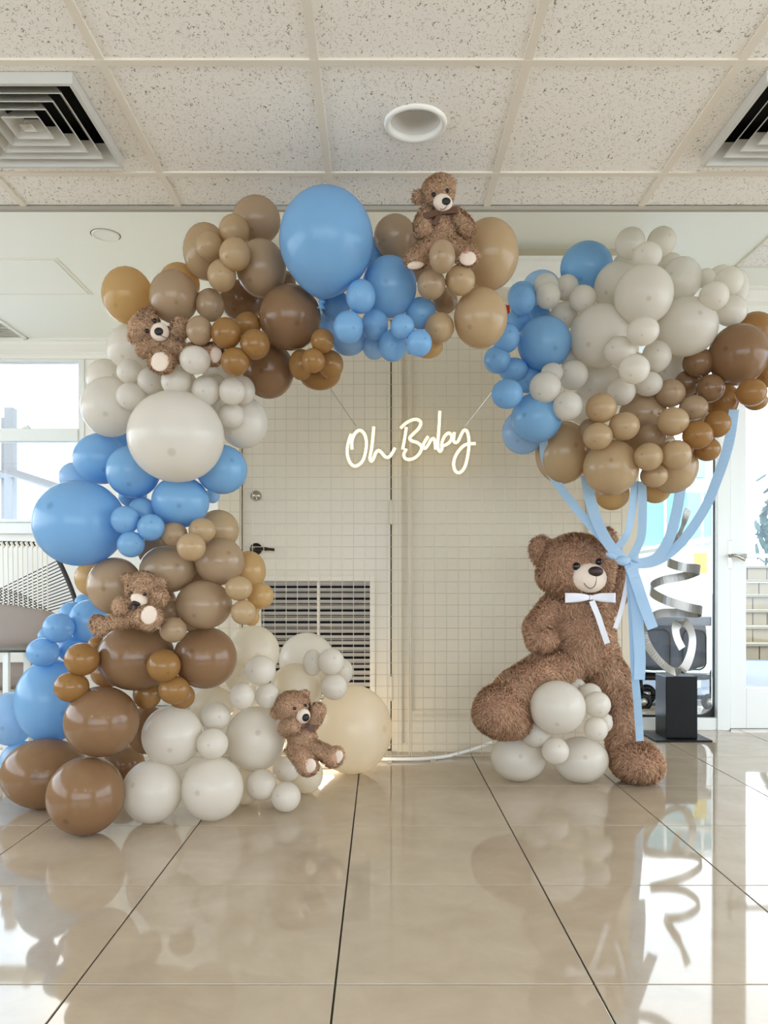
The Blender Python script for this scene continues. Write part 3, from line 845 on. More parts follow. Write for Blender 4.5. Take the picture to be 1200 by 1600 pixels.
RAW = """
A top_left
782 192 113 108 g 2 ; 678 240 71 72 t 1 ; 545 340 105 130 t 2 ; 562 312 63 68 t 1 ; 683 352 74 75 t 0 ; 805 418 117 133 g 1 ; 620 452 67 74 t 0
178 545 117 130 o 2 ; 420 490 95 95 o 3 ; 395 552 113 122 g 1 ; 565 590 66 76 g 1 ; 515 710 61 68 g 0
A brown_top
715 570 105 95 n 3 ; 905 490 62 62 n 3 ; 640 722 71 72 k 0 ; 742 680 62 56 k 1 ; 775 775 70 70 k 0 ; 682 855 66 66 k 0 ; 940 648 144 150 n 1
838 895 120 132 n 2 ; 1092 758 55 57 k 0 ; 992 870 58 72 k 1 ; 1048 850 55 57 k 0 ; 1130 869 60 66 k 1 ; 1078 910 100 78 k 2
B top_mid
240 347 220 237 b 0 ; 535 565 128 141 b 1 ; 475 410 80 75 b 2 ; 402 610 70 78 b 0 ; 343 755 70 77 b 0 ; 468 740 62 75 b 1 ; 596 752 57 58 b 0
683 688 71 73 b 1 ; 675 828 60 63 b 0 ; 550 840 66 75 b 1 ; 278 650 72 70 b 2 ; 345 815 82 72 p 2 ; 245 740 50 60 p 3 ; 465 845 56 60 p 2
B top_right
562 332 100 102 g 2 ; 650 400 75 75 g 3 ; 1002 414 138 163 t 2 ; 963 711 125 139 t 1 ; 782 422 62 78 g -1 ; 732 553 67 70 g 0 ; 867 533 70 70 t 0
795 630 60 60 g 2 ; 770 756 69 70 t 1 ; 715 845 72 54 o 2 ; 690 485 60 60 g 3
A shoulder
198 790 113 110 w 2 ; 495 848 72 66 w -1 ; 285 945 60 62 w 1 ; 408 948 72 70 w 0 ; 545 990 66 70 w 0 ; 668 995 62 64 w 0 ; 722 990 54 66 w 1 ; 640 905 112 112 w 3 ; 590 968 52 54 w 1
C shoulder
450 140 80 82 w 3 ; 468 262 119 127 w 2 ; 553 112 55 52 w 1 ; 558 217 63 58 w 1 ; 750 388 203 194 w 0 ; 987 298 55 55 w 1 ; 1038 328 105 110 w 2
700 200 150 140 w 3 ; 900 250 90 90 w 3
C blue_left
430 482 115 108 b 2 ; 320 562 67 66 p 3 ; 567 537 112 111 b 1 ; 945 528 108 105 b 1 ; 769 666 121 110 b 1 ; 905 640 32 32 p 3 ; 525 410 55 55 b 3 ; 565 640 60 50 b 3
340 757 191 183 b 1 ; 533 743 60 60 b 0 ; 607 706 58 60 b 1 ; 643 775 58 58 b 0 ; 558 847 58 56 b 0
C tan_left
742 805 57 53 g 0 ; 862 787 58 53 t 0 ; 815 858 61 60 t -1 ; 930 785 88 86 t 2 ; 937 920 105 102 g 1
690 830 95 90 g 3
D tan_left
715 297 118 102 g 1 ; 490 370 115 122 g 1 ; 405 335 84 84 o 3 ; 655 225 65 65 g 2 ; 1060 305 73 85 o 2 ; 1018 380 58 53 t 0 ; 1110 412 57 56 o 1
1038 482 54 53 t 0 ; 869 450 119 104 g 1 ; 1070 500 36 40 o 2 ; 722 475 55 46 g 1 ; 737 556 58 55 g 0 ; 820 522 50 44 g 1
850 360 90 70 g 3 ; 640 440 110 90 g 3
D brown_low
580 671 162 144 n 1 ; 875 675 133 132 n 1 ; 350 682 73 71 k 0 ; 460 740 72 62 k 1 ; 305 800 73 65 k 0 ; 698 710 71 70 k 0 ; 628 830 60 65 k 1
743 813 67 61 k 0 ; 775 840 55 55 k 2 ; 433 947 155 150 n 0 ; 190 1168 179 147 n 1 ; 366 1262 160 165 n 0 ; 520 1130 95 84 n 2 ; 625 980 85 105 n 2 ; 415 620 40 36 k 2
D blue_low
215 858 142 178 b 2 ; 50 935 95 115 p 3 ; 250 548 65 64 b 1 ; 183 652 68 62 b 1 ; 378 520 82 92 b 2 ; 305 485 52 48 b 3 ; 355 440 36 36 b 3
315 640 66 58 b 2 ; 195 585 33 36 b 3 ; 95 1130 95 100 p 3
D white_low
735 1006 128 128 w 1 ; 648 1245 126 133 w 1 ; 905 1232 131 135 w 0 ; 918 925 64 60 w 1 ; 905 1042 67 66 w 0
E white_low
478 583 140 151 w 1 ; 500 262 73 70 w 0 ; 415 383 58 61 w 0 ; 535 383 58 60 w 0 ; 395 297 60 62 i 2 ; 275 430 105 95 i 3 ; 468 177 122 125 i 2 ; 718 215 130 130 w 3
668 348 122 120 i 2 ; 745 226 46 62 w 1 ; 832 222 62 63 w 0 ; 845 340 63 62 w 0 ; 885 268 50 62 w 2 ; 930 538 188 207 i 3 ; 622 725 65 60 w 1 ; 505 798 70 73 w 0
620 855 70 70 w 0 ; 715 755 80 83 i 2 ; 430 805 75 86 i 3
F cloud_white
638 105 60 63 w 1 ; 766 97 57 58 w 1 ; 708 155 59 54 w 0 ; 620 195 55 50 w 3 ; 800 185 50 40 w 3 ; 295 280 52 52 w 2 ; 303 318 50 53 w 1 ; 380 286 48 53 w 2
445 330 54 54 w 1 ; 368 401 56 56 w 2 ; 585 285 92 103 w 2 ; 693 316 117 120 w 0 ; 845 255 80 92 w 2 ; 868 445 123 118 w 1 ; 518 482 124 127 w 1 ; 947 248 38 40 w 2
1041 261 57 58 w 1 ; 1010 242 52 47 w 3 ; 980 320 59 58 w 0 ; 1047 380 66 62 w 1 ; 1078 288 42 76 w 2 ; 292 692 65 63 w 0 ; 320 634 46 42 w 1 ; 405 642 60 60 w 1
405 573 52 45 w 2 ; 383 768 60 60 w 0 ; 597 543 65 58 w 0 ; 690 463 65 58 w -1 ; 746 565 58 65 w 1 ; 655 618 62 60 w -1 ; 712 678 57 50 w 1 ; 602 708 57 58 w 1
510 675 92 76 w 3 ; 795 605 72 86 w 3 ; 445 770 60 72 w 3
800 480 90 90 w 4 ; 640 640 100 90 w 4
F cloud_blue
460 203 105 101 b 2 ; 275 287 77 70 p 3 ; 197 322 58 60 b 2 ; 198 337 54 59 b 1 ; 288 512 108 108 b 1 ; 182 420 50 46 b 2 ; 262 404 54 44 b 3 ; 132 490 55 61 b 1
96 580 54 55 b 1 ; 161 620 61 48 b 1 ; 224 655 62 60 b 1 ; 137 719 64 60 b 0 ; 257 816 103 102 b 1 ; 202 875 86 90 p 2
F cloud_brown
1080 559 117 123 n 1 ; 1145 462 80 76 k 2 ; 1195 635 55 58 k 2 ; 919 592 65 58 n 1 ; 870 675 50 51 n 2 ; 966 696 54 57 n 1 ; 1133 713 59 55 k 0 ; 1015 748 62 76 k 3
1150 748 48 38 k 2 ; 992 842 55 55 k 1 ; 913 887 60 57 k 0 ; 953 945 52 48 k 1
900 700 70 80 n 4 ; 905 800 60 60 k 4
F cloud_tan
520 776 62 61 t 0 ; 506 891 60 56 t 0 ; 614 850 62 57 t 0 ; 690 800 95 86 g 2 ; 802 717 60 57 g 1 ; 896 775 58 52 g 1 ; 813 831 63 58 t 0 ; 725 890 60 48 g 1
713 975 58 57 t 0 ; 826 967 61 60 t 0 ; 735 1052 55 48 t 1 ; 810 1015 103 109 t 2 ; 560 1019 111 113 t 1 ; 364 958 111 127 t 2 ; 565 1127 70 66 o 3 ; 742 1104 62 61 o 3 ; 470 862 40 42 g 1
650 890 80 80 g 4 ; 740 930 80 80 g 4
G feet
318 1352 153 130 w 1 ; 661 1365 153 125 w 1 ; 533 1077 153 148 w 0 ; 630 962 57 52 w 2 ; 712 1001 65 58 w 1 ; 753 1062 73 73 w 0 ; 745 1197 66 68 w 0 ; 785 1162 52 58 w 1
415 1218 86 82 w 1 ; 522 1318 74 75 w 0 ; 210 968 56 62 w 3
"""
FLOOR_ONES = {('D', 366, 1262), ('D', 190, 1168), ('D', 648, 1245), ('D', 905, 1232), ('E', 620, 855), ('E', 930, 538), ('E', 715, 755), ('G', 318, 1352), ('G', 661, 1365), ('D', 520, 1130), ('D', 95, 1130), ('E', 430, 805)}
BAL = []
crop = reg = None
for line in RAW.strip().splitlines():
    tok = line.split()
    if tok[0] in CROPS:
        crop, reg = tok
        continue
    for item in line.split(';'):
        f = item.split()
        X, Y, rx, ry = map(float, f[:4])
        x0, y0, s = CROPS[crop]
        BAL.append(dict(px=x0 + X / s, py=y0 + Y / s, rx=rx / s, ry=ry / s, c=f[4], lay=int(f[5]), reg=reg, key=(crop, int(X), int(Y))))
nB = len(BAL)
px = np.array([b['px'] for b in BAL]); py = np.array([b['py'] for b in BAL])
rp = np.array([(b['rx'] + b['ry']) / 2 for b in BAL]); ryp = np.array([b['ry'] for b in BAL])
lay = np.array([b['lay'] for b in BAL])
d = np.array([REG[b['reg']][1] + b['lay'] * REG[b['reg']][2] for b in BAL])
fixed = np.zeros(nB, bool)
for i, b in enumerate(BAL):
    if b['reg'] == 'white_low':                     # the white foot runs back towards the wall
        d[i] += max(0, (b['px'] - 330)) * .0022
    if b['key'] in FLOOR_ONES:
        d[i] = H * F / (b['py'] - YH + b['ry'])
        fixed[i] = True
    if b['key'] == ('E', 718, 215): d[i] = 3.95
d0 = d.copy()
ux, uz = (px - CX) / F, (YH - py) / F
sep = np.hypot(px[:, None] - px[None], py[:, None] - py[None])
front = (lay[:, None] < lay[None]) | ((lay[:, None] == lay[None]) & (d[:, None] < d[None] - 1e-9)) | ((lay[:, None] == lay[None]) & (np.abs(d[:, None] - d[None]) <= 1e-9) & (np.arange(nB)[:, None] < np.arange(nB)[None]))
regs = np.array([b['reg'] for b in BAL])
floorfront = (fixed[:, None] & fixed[None])
front = np.where(floorfront, d[:, None] < d[None], front)
zcap = ZC - .02
for it in range(300):
    K = .90
    R = K * (rp[:, None] * d[:, None] + rp[None] * d[None]) / F
    lat = sep * (d[:, None] + d[None]) / 2 / F
    need = np.sqrt(np.clip(R * R - lat * lat, 0, None))
    gap = d[None] - d[:, None]                       # positive when j is behind i
    viol = np.where(front & (need > 0), need - gap, 0)
    viol = np.clip(viol, 0, .25)
    push_i = -(viol.max(1)); push_j = viol.max(0)
    step = .22 * (push_j + .45 * push_i)
    step = np.where(fixed, 0, step)
    d = d + step + np.where(fixed, 0, .01 * (d0 - d))
    d = np.clip(d, d0 - .35, d0 + .75)
    # stay under the tiled ceiling
    dmax = (zcap - H) / np.maximum((YH - py + ryp) / F, 1e-3)
    under = d < YE + .05
    d = np.where(under & (py < 450) & (dmax < YE), np.minimum(d, dmax), d)
    # stay above the floor
    dfl = H * F / np.maximum(py - YH + ryp, 1)
    d = np.where(fixed, d, np.minimum(d, dfl - .001))
    d = np.minimum(d, 4.28 - rp * 4.2 / F)
for i, b in enumerate(BAL):
    b['d'] = float(d[i])

def balloon_mesh(rx, ry, rd, Rq, seg, rings):
    """pear-shaped latex skin, crown on local +Z; rx, ry, rd are the half widths across, up and in depth"""
    S = Matrix.Diagonal((rx, rd, ry))
    A = Rq.to_matrix()
    T = A.transposed() @ S @ A
    bm = bmesh.new()
    prof = []
    for k in range(rings + 1):
        t = PI * (k / rings)
        r = math.sin(t); z = math.cos(t)
        if z < 0:
            w = z * z * z * z
            z *= 1 + .10 * w
            r = r * (1 - .10 * w)
        prof.append((max(r, .0), z))
    prof[-1] = (.035, prof[-1][1] - .03)
    rows = []
    for k, (r, z) in enumerate(prof):
        if k == 0:
            rows.append([bm.verts.new(T @ Vector((0, 0, z)))])
        else:
            rows.append([bm.verts.new(T @ Vector((r * math.cos(2 * PI * i / seg), r * math.sin(2 * PI * i / seg), z))) for i in range(seg)])
    for i in range(seg):
        bm.faces.new((rows[0][0], rows[1][i], rows[1][(i + 1) % seg]))
    for a, b in zip(rows[1:], rows[2:]):
        for i in range(seg):
            bm.faces.new((a[i], b[i], b[(i + 1) % seg], a[(i + 1) % seg]))
    bm.faces.new(rows[-1][::-1])
    kb = bmesh.new()
    zz = prof[-1][1]
    m_ = min(rx, ry)
    end = T @ Vector((0, 0, zz))
    dirn = end.normalized()
    q = Vector((0, 0, 1)).rotation_difference(dirn).to_matrix()
    kr = .010 if m_ < .1 else .013
    for r_, z_ in ():
        pass
    prof2 = [(kr * .35, -.004), (kr * .8, .0), (kr, .005), (kr * .7, .010), (kr * .45, .013), (kr * .9, .020), (kr * 1.25, .026)]
    rr = []
    for r_, z_ in prof2:
        rr.append([kb.verts.new(end + q @ Vector((r_ * math.cos(2 * PI * i / 10), r_ * math.sin(2 * PI * i / 10), z_))) for i in range(10)])
    for a, b in zip(rr, rr[1:]):
        for i in range(10):
            kb.faces.new((a[i], a[(i + 1) % 10], b[(i + 1) % 10], b[i]))
    kb.faces.new(rr[0][::-1]); kb.faces.new(rr[-1])
    return bm, kb

CNAME = {'b': 'blue', 'p': 'pale blue', 'w': 'white', 'i': 'ivory', 't': 'beige', 'g': 'beige', 'o': 'golden beige', 'n': 'brown', 'k': 'caramel'}
def size_word(r):
    return 'small' if r < 27 else ('large' if r < 52 else 'huge')
groups = {}
def where_of(b):                           # finer wording of place inside the crowded clusters
    k, X, Y = b['key']
    if b['reg'] == 'cloud_white':
        if Y < 200 and 600 < X < 820: return 'in the tuft on top of the bouquet'
        if X < 460 and Y < 480: return 'at the upper left of the bouquet'
        if X > 900: return 'at the upper right of the bouquet'
        if X < 460: return 'between blue and beige in the bouquet'
        return 'in the middle of the bouquet over the big bear'
    if b['reg'] == 'white_low':
        if k == 'E' and X > 700 and Y < 420: return 'in the tuft before the louvre grille'
        if Y < 480 and k == 'E': return 'above the bear with both feet out'
        return 'low in the white foot of the arch'
    if b['reg'] == 'brown_top' and k == 'A':
        return 'at the inner tip of the brown band of the arch' if X > 970 else 'left in the brown band of the upper arch'
    if b['reg'] == 'tan_left':
        if k == 'C' or Y < 310: return 'at the top of the beige arch leg'
        if X > 980: return 'at the inner edge of the beige arch leg'
        return 'beside the peeking bear on the arch leg'
    if b['reg'] == 'cloud_tan':
        return 'low under the bouquet over the big bear' if Y > 860 else 'just under the white of the bouquet'
    return REG[b['reg']][0]
for b in BAL:
    r = (b['rx'] + b['ry']) / 2
    hid = 'half-hidden ' if b['lay'] >= 3 else ''
    b['cls'] = (hid + size_word(r), CNAME[b['c']], where_of(b))
    groups.setdefault(b['cls'], []).append(b)
ORD = ['', 'second', 'third', 'fourth', 'fifth', 'sixth', 'seventh', 'eighth', 'ninth', 'tenth', 'eleventh', 'twelfth', 'thirteenth', 'fourteenth', 'fifteenth', 'sixteenth', 'seventeenth', 'eighteenth', 'nineteenth', 'twentieth', 'twenty-first', 'twenty-second', 'twenty-third', 'twenty-fourth', 'twenty-fifth', 'twenty-sixth']
for (sz, col_, rg), L in groups.items():
    base = '%s %s balloon' % (sz, col_)
    where = rg
    if len(L) == 1:
        L[0]['label'] = base + ' ' + where
        continue
    sx_ = max(b['px'] for b in L) - min(b['px'] for b in L); sy_ = max(b['py'] for b in L) - min(b['py'] for b in L)
    vert = sy_ > sx_
    L.sort(key=lambda b: b['py'] if vert else b['px'])
    n = len(L)
    for k, b in enumerate(L):
        if vert:
            o_ = 'topmost' if k == 0 else 'lowest' if k == n - 1 else ORD[k] + '-highest'
        else:
            o_ = 'leftmost' if k == 0 else 'rightmost' if k == n - 1 else ORD[k] + '-from-left'
        b['label'] = o_ + ' ' + base + ' ' + where
for b in BAL:
    p = P(b['px'], b['py'], b['d'])
    rx, ry = b['rx'] / F * b['d'], b['ry'] / F * b['d']
    rd = min((rx + ry) / 2, min(rx, ry) * 1.1)
    # crown towards the viewer with some tilt, neck turned into the cluster
    tilt = Vector((random.uniform(-.7, .7), -1, random.uniform(-.7, .45)))
    if b['key'] == ('B', 240, 347): tilt = Vector((.08, -.35, .95))
    if b['key'] == ('E', 930, 538): tilt = Vector((.75, -.6, 0))
    if b['key'] == ('C', 750, 388): tilt = Vector((-.1, -1, -.35))
    tocam = (Vector((0, 0, H)) - p).normalized()
    tilt = (Vector((tilt.x, 0, tilt.z)) + tocam * abs(tilt.y)).normalized()
    Rq = Vector((0, 0, 1)).rotation_difference(tilt)
    big = rx * F / b['d'] > 40
    bm, kb = balloon_mesh(rx, ry, rd, Rq, 40 if big else 26, 26 if big else 18)
    o = link('balloon', bm_mesh(bm, 'balloon'), B_MAT[b['c']], None, b['label'], 'balloon', {'f': 'balloons under the big bear', 'c': 'balloons of the bouquet above the big bear'}.get(b['reg'][0], 'balloons of the arch') , smooth=True)
    o.location = p
    o.rotation_mode = 'QUATERNION'
    o.rotation_quaternion = Rq
    k = bpy.data.objects.new('knot', bm_mesh(kb, 'knot'))
    k.data.materials.append(B_MAT[b['c']])
    COL.objects.link(k)
    k.parent = o
DEPTH = {b['key']: b['d'] for b in BAL}

# ------------------------------------------------------------------ teddy bears
def blob_mesh(name, bm, voxel, smooth=6):
    me = bm_mesh(bm, name)
    o = bpy.data.objects.new('tmp_blob', me)
    COL.objects.link(o)
    r = o.modifiers.new('r', 'REMESH'); r.mode = 'VOXEL'; r.voxel_size = voxel
    s = o.modifiers.new('s', 'SMOOTH'); s.iterations = smooth; s.factor = .5
    dg = bpy.context.evaluated_depsgraph_get()
    out = bpy.data.meshes.new_from_object(o.evaluated_get(dg))
    out.name = name
    bpy.data.objects.remove(o, do_unlink=True)
    bpy.data.meshes.remove(me)
    out.polygons.foreach_set('use_smooth', [True] * len(out.polygons))
    return out

def fur_mesh(name, skin, count, length, width, bald, droop=.45, curl=.5):
    """soft pile: tapered three-segment strands rooted on the skin"""
    skin.calc_loop_triangles()
    nv = len(skin.vertices)
    co = np.empty(nv * 3); skin.vertices.foreach_get('co', co); co = co.reshape(-1, 3)
    no = np.empty(nv * 3); skin.vertices.foreach_get('normal', no); no = no.reshape(-1, 3)
    tri = np.empty(len(skin.loop_triangles) * 3, dtype=np.int64); skin.loop_triangles.foreach_get('vertices', tri); tri = tri.reshape(-1, 3)
    a, b, c = co[tri[:, 0]], co[tri[:, 1]], co[tri[:, 2]]
    ar = np.linalg.norm(np.cross(b - a, c - a), axis=1)
    pick = RNG.choice(len(tri), size=count, p=ar / ar.sum())
    w = RNG.random((count, 2)); s = np.sqrt(w[:, :1])
    l0, l1, l2 = 1 - s, s * (1 - w[:, 1:]), s * w[:, 1:]
    p = l0 * a[pick] + l1 * b[pick] + l2 * c[pick]
    n = l0 * no[tri[pick, 0]] + l1 * no[tri[pick, 1]] + l2 * no[tri[pick, 2]]
    n /= np.linalg.norm(n, axis=1, keepdims=True) + 1e-9
    keep = np.ones(count, bool)
    for cc, rr in bald:
        keep &= np.linalg.norm((p - np.array(cc)) , axis=1) > rr
    p, n = p[keep], n[keep]
    m = len(p)
    # comb field: down plus slow swirls
    fr = 9.0 / (length * 30)
    sw = np.stack([np.sin(p[:, 2] * 37 + p[:, 0] * 23), np.cos(p[:, 0] * 31 + p[:, 1] * 17), np.sin(p[:, 0] * 29 - p[:, 2] * 19)], 1)
    comb = np.array([0, 0, -1.0]) * droop + sw * .35 * curl + RNG.normal(0, .38, (m, 3)) * curl
    comb -= n * np.sum(comb * n, 1, keepdims=True)
    L = length * (.65 + .6 * RNG.random((m, 1)))
    q1 = p + (n * .62 + comb * .35) * L * .5
    q2 = q1 + (n * .30 + comb * .85) * L * .55
    rnd = RNG.normal(0, 1, (m, 3))
    side = np.cross(n, comb + rnd * .3)
    side /= np.linalg.norm(side, axis=1, keepdims=True) + 1e-9
    hw_ = width / 2
    V = np.stack([p - n * .002 - side * hw_, p - n * .002 + side * hw_, q1 - side * hw_ * .8, q1 + side * hw_ * .8, q2], 1).reshape(-1, 3)
    base = (np.arange(m) * 5)[:, None]
    quad = base + np.array([[1, 0, 2, 3]])
    trii = base + np.array([[3, 2, 4]])
    me = bpy.data.meshes.new(name)
    me.vertices.add(len(V)); me.vertices.foreach_set('co', V.ravel())
    loops = np.concatenate([quad, trii], 1).ravel()
    me.loops.add(len(loops)); me.loops.foreach_set('vertex_index', loops.astype(np.int32))
    me.polygons.add(2 * m)
    st = np.empty(2 * m, np.int32); st[0::2] = np.arange(m) * 7; st[1::2] = np.arange(m) * 7 + 4
    me.polygons.foreach_set('loop_start', st)
    me.polygons.foreach_set('use_smooth', np.ones(2 * m, bool))
    me.update(calc_edges=True)
    nn = n + comb * .25 + RNG.normal(0, .28, (m, 3))
    nn /= np.linalg.norm(nn, axis=1, keepdims=True)
    me.normals_split_custom_set_from_vertices(np.repeat(nn, 5, axis=0).tolist())
    return me

def bear(name, frame, dist, label, body, faces, pads, fur, mats, smooth=6, vox=3.4, bald_k=.92):
    """frame: (x0, y0, scale) of the sheet the sizes were read from; depths are in the same units, positive away from the viewer"""
    x0, y0, s = frame
    k = dist / F / s
    def W(X, Y, D): 
        p = P(x0 + X / s, y0 + Y / s, dist)
        ray = (p - Vector((0, 0, H))) / dist
        return p + ray * (D * k)
    bm = bmesh.new()
    for it in body:
        if it[0] == 'e':
            _, X, Y, D, rx, ry, rd, roll = it
            ellipsoid(bm, W(X, Y, D), (rx * k, rd * k, ry * k), Matrix.Rotation(math.radians(roll), 3, 'Y'), 3)
        else:
            pts = it[1]
            for (A, B) in zip(pts, pts[1:]):
                n = 7
                for i in range(n + 1):
                    t = i / n
                    q = [A[j] * (1 - t) + B[j] * t for j in range(4)]
                    ellipsoid(bm, W(*q[:3]), (q[3] * k,) * 3, None, 2)
    skin = blob_mesh('body', bm, vox * k, smooth)
    zs = np.empty(len(skin.vertices) * 3); skin.vertices.foreach_get('co', zs)
    zmin = zs.reshape(-1, 3)[:, 2].min()
    ctr = W(body[0][1], body[0][2], body[0][3])
    root = empty(name, (ctr.x, ctr.y, zmin), label, 'teddy bear')
    link('body', skin, mats['skin'], root)
    bald = []
    for f in faces:
        kind, X, Y, D, rx, ry, rd, roll = f
        bm = bmesh.new()
        ellipsoid(bm, W(X, Y, D), (rx * k, rd * k, ry * k), Matrix.Rotation(math.radians(roll), 3, 'Y'), 3)
        link(kind, bm_mesh(bm, kind), {'muzzle': M_CREAM, 'nose': mats['nose'], 'eye': M_EYE}[kind], root, smooth=True)
        if kind == 'eye':
            bald.append((tuple(W(X, Y, D)), rx * k * 1.7))
        if kind == 'muzzle':
            bald.append((tuple(W(X, Y, D + rd * .2)), min(rx, ry) * k * bald_k))
    for X, Y, D, rx, ry, roll, yaw, pitch in pads:
        bm = bmesh.new()
        R = Matrix.Rotation(math.radians(yaw), 3, 'Z') @ Matrix.Rotation(math.radians(pitch), 3, 'X') @ Matrix.Rotation(math.radians(roll), 3, 'Y')
        ellipsoid(bm, W(X, Y, D), (rx * k, 26 * k, ry * k), R, 3)
        link('foot_pad', bm_mesh(bm, 'foot_pad'), M_CREAM, root, label='cream foot pad', smooth=True)
        bald.append((tuple(W(X, Y, D)), min(rx, ry) * k * .95))
    fm = fur_mesh('fur', skin, fur[0], fur[1], fur[2], bald, fur[3], fur[4])
    link('fur', fm, mats['fur'], root, kind='stuff')
    return root, W, k

def flat_ribbon(bm, pts, hw, th=.0012, wv=None, twist=None):
    """a thin solid strip along pts; hw half width (number or list); wv optional width direction per point"""
    n = len(pts)
    rows = []
    for i, p in enumerate(pts):
        t = (pts[min(i + 1, n - 1)] - pts[max(i - 1, 0)]).normalized()
        w = hw[i] if isinstance(hw, (list, tuple)) else hw
        if wv is not None:
            s = wv[i] if isinstance(wv, list) else wv
            s = (s - t * s.dot(t)).normalized()
        else:
            s = t.cross(Vector((0, 1, 0)))
            if s.length < 1e-4: s = Vector((1, 0, 0))
            s.normalize()
        if twist is not None:
            s = Matrix.Rotation(twist[i], 3, t) @ s
        nrm = t.cross(s).normalized() * th
        rows.append([bm.verts.new(p + s * w + nrm), bm.verts.new(p - s * w + nrm), bm.verts.new(p - s * w - nrm), bm.verts.new(p + s * w - nrm)])
    for a, b in zip(rows, rows[1:]):
        for k in range(4):
            bm.faces.new((a[k], a[(k + 1) % 4], b[(k + 1) % 4], b[k]))
    bm.faces.new(rows[0][::-1]); bm.faces.new(rows[-1])
    bmesh.ops.recalc_face_normals(bm, faces=bm.faces)

def line_part(name, W, pts, r, m, root):
    bm = bmesh.new(); tube(bm, spline([W(*p) for p in pts], 5), r, 6); link(name, bm_mesh(bm, name), m, root, smooth=True)

def bow(W, k, root, cx, cy, cd, w, h, m, tails, roll=0, name='bow'):
    bm = bmesh.new()
    ca, sa = math.cos(roll), math.sin(roll)
    def R(x, y, dd): return W(cx + x * ca - y * sa, cy + x * sa + y * ca, cd + dd)
    for sgn in (-1, 1):
        pts = [R(0, 0, -6), R(sgn * w * .4, -h * .15, -h * .7), R(sgn * w * .95, 0, -h * .4), R(sgn * w, h * .1, 0), R(sgn * w * .5, h * .2, h * .2), R(0, 0, 2)]
        flat_ribbon(bm, spline(pts, 5), [h * k * .35 + h * k * .65 * math.sin(PI * min(1, i / 25)) for i in range(26)], .0008, wv=Vector((sa, 0, ca)))
    for tl in tails:
        flat_ribbon(bm, spline([W(*q) for q in tl], 6), h * k * .62, .0008)
    link(name, bm_mesh(bm, name), m, root, smooth=False)
    bm = bmesh.new()
    ellipsoid(bm, R(0, 0, -h * .25), (h * .42 * k, h * .4 * k, h * .62 * k), None, 2)
    link(name + '_knot', bm_mesh(bm, name), m, root, smooth=True)

MS = dict(skin=M_SKIN_S, fur=M_FUR_S, nose=mat('black_nose', (12, 10, 10), .5))
MB = dict(skin=M_SKIN_BIG, fur=M_FUR_BIG, nose=M_NOSE)

# the giant bear, one foot on the balloons
BD = 3.95
big, Wb, kb_ = bear('giant_teddy_bear', (720, 800, 3.5294), BD, 'giant brown teddy bear with white bow holding the balloon ribbons', [
    ('e', 665, 690, 10, 178, 215, 150, 0), ('e', 690, 790, 10, 180, 140, 150, 0), ('e', 650, 530, 10, 160, 95, 125, 0),
    ('e', 638, 300, -30, 203, 172, 170, 0), ('e', 670, 390, -40, 160, 85, 150, 0),
    ('e', 630, 345, -30, 206, 130, 165, 0), ('e', 450, 222, 5, 62, 88, 42, -12), ('e', 800, 150, 60, 55, 60, 34, 20),
    ('c', [(510, 530, 0, 78), (425, 640, -30, 76), (440, 700, -70, 76), (455, 705, -85, 74)]),
    ('c', [(800, 520, 20, 62), (872, 440, 10, 56), (884, 345, -10, 54)]),
    ('c', [(590, 850, -20, 112), (440, 900, -110, 112), (310, 985, -190, 112), (250, 1060, -230, 115)]),
    ('e', 228, 1100, -260, 142, 135, 120, 35), ('e', 180, 1110, -250, 100, 105, 105, 0), ('e', 285, 1150, -262, 92, 88, 90, 0),
    ('c', [(780, 850, 0, 105), (860, 960, -20, 100), (885, 1090, -35, 80), (890, 1200, -50, 84), (905, 1290, -80, 92)]),
    ('e', 965, 1375, -130, 136, 108, 160, 12), ('e', 920, 1330, -90, 100, 110, 110, 0), ('e', 1020, 1400, -140, 85, 82, 110, 0),
], [
    ('muzzle', 708, 362, -185, 92, 80, 66, 12), ('nose', 744, 328, -242, 40, 27, 22, 0), ('eye', 638, 300, -206, 21, 21, 14, 0), ('eye', 762, 275, -196, 18, 19, 14, 0),
], [], (85000, .036, .0034, .55, .9), MB)
bow(Wb, kb_, big, 715, 472, -176, 132, 25, M_RIBBONW, [[(722, 490, -180), (755, 570, -185), (782, 650, -180), (808, 725, -168)]], 0)
line_part('mouth', Wb, [(678, 388, -236), (690, 408, -240), (712, 422, -242), (735, 412, -244), (746, 385, -246), (748, 355, -248)], .0016, M_NOSE, big)

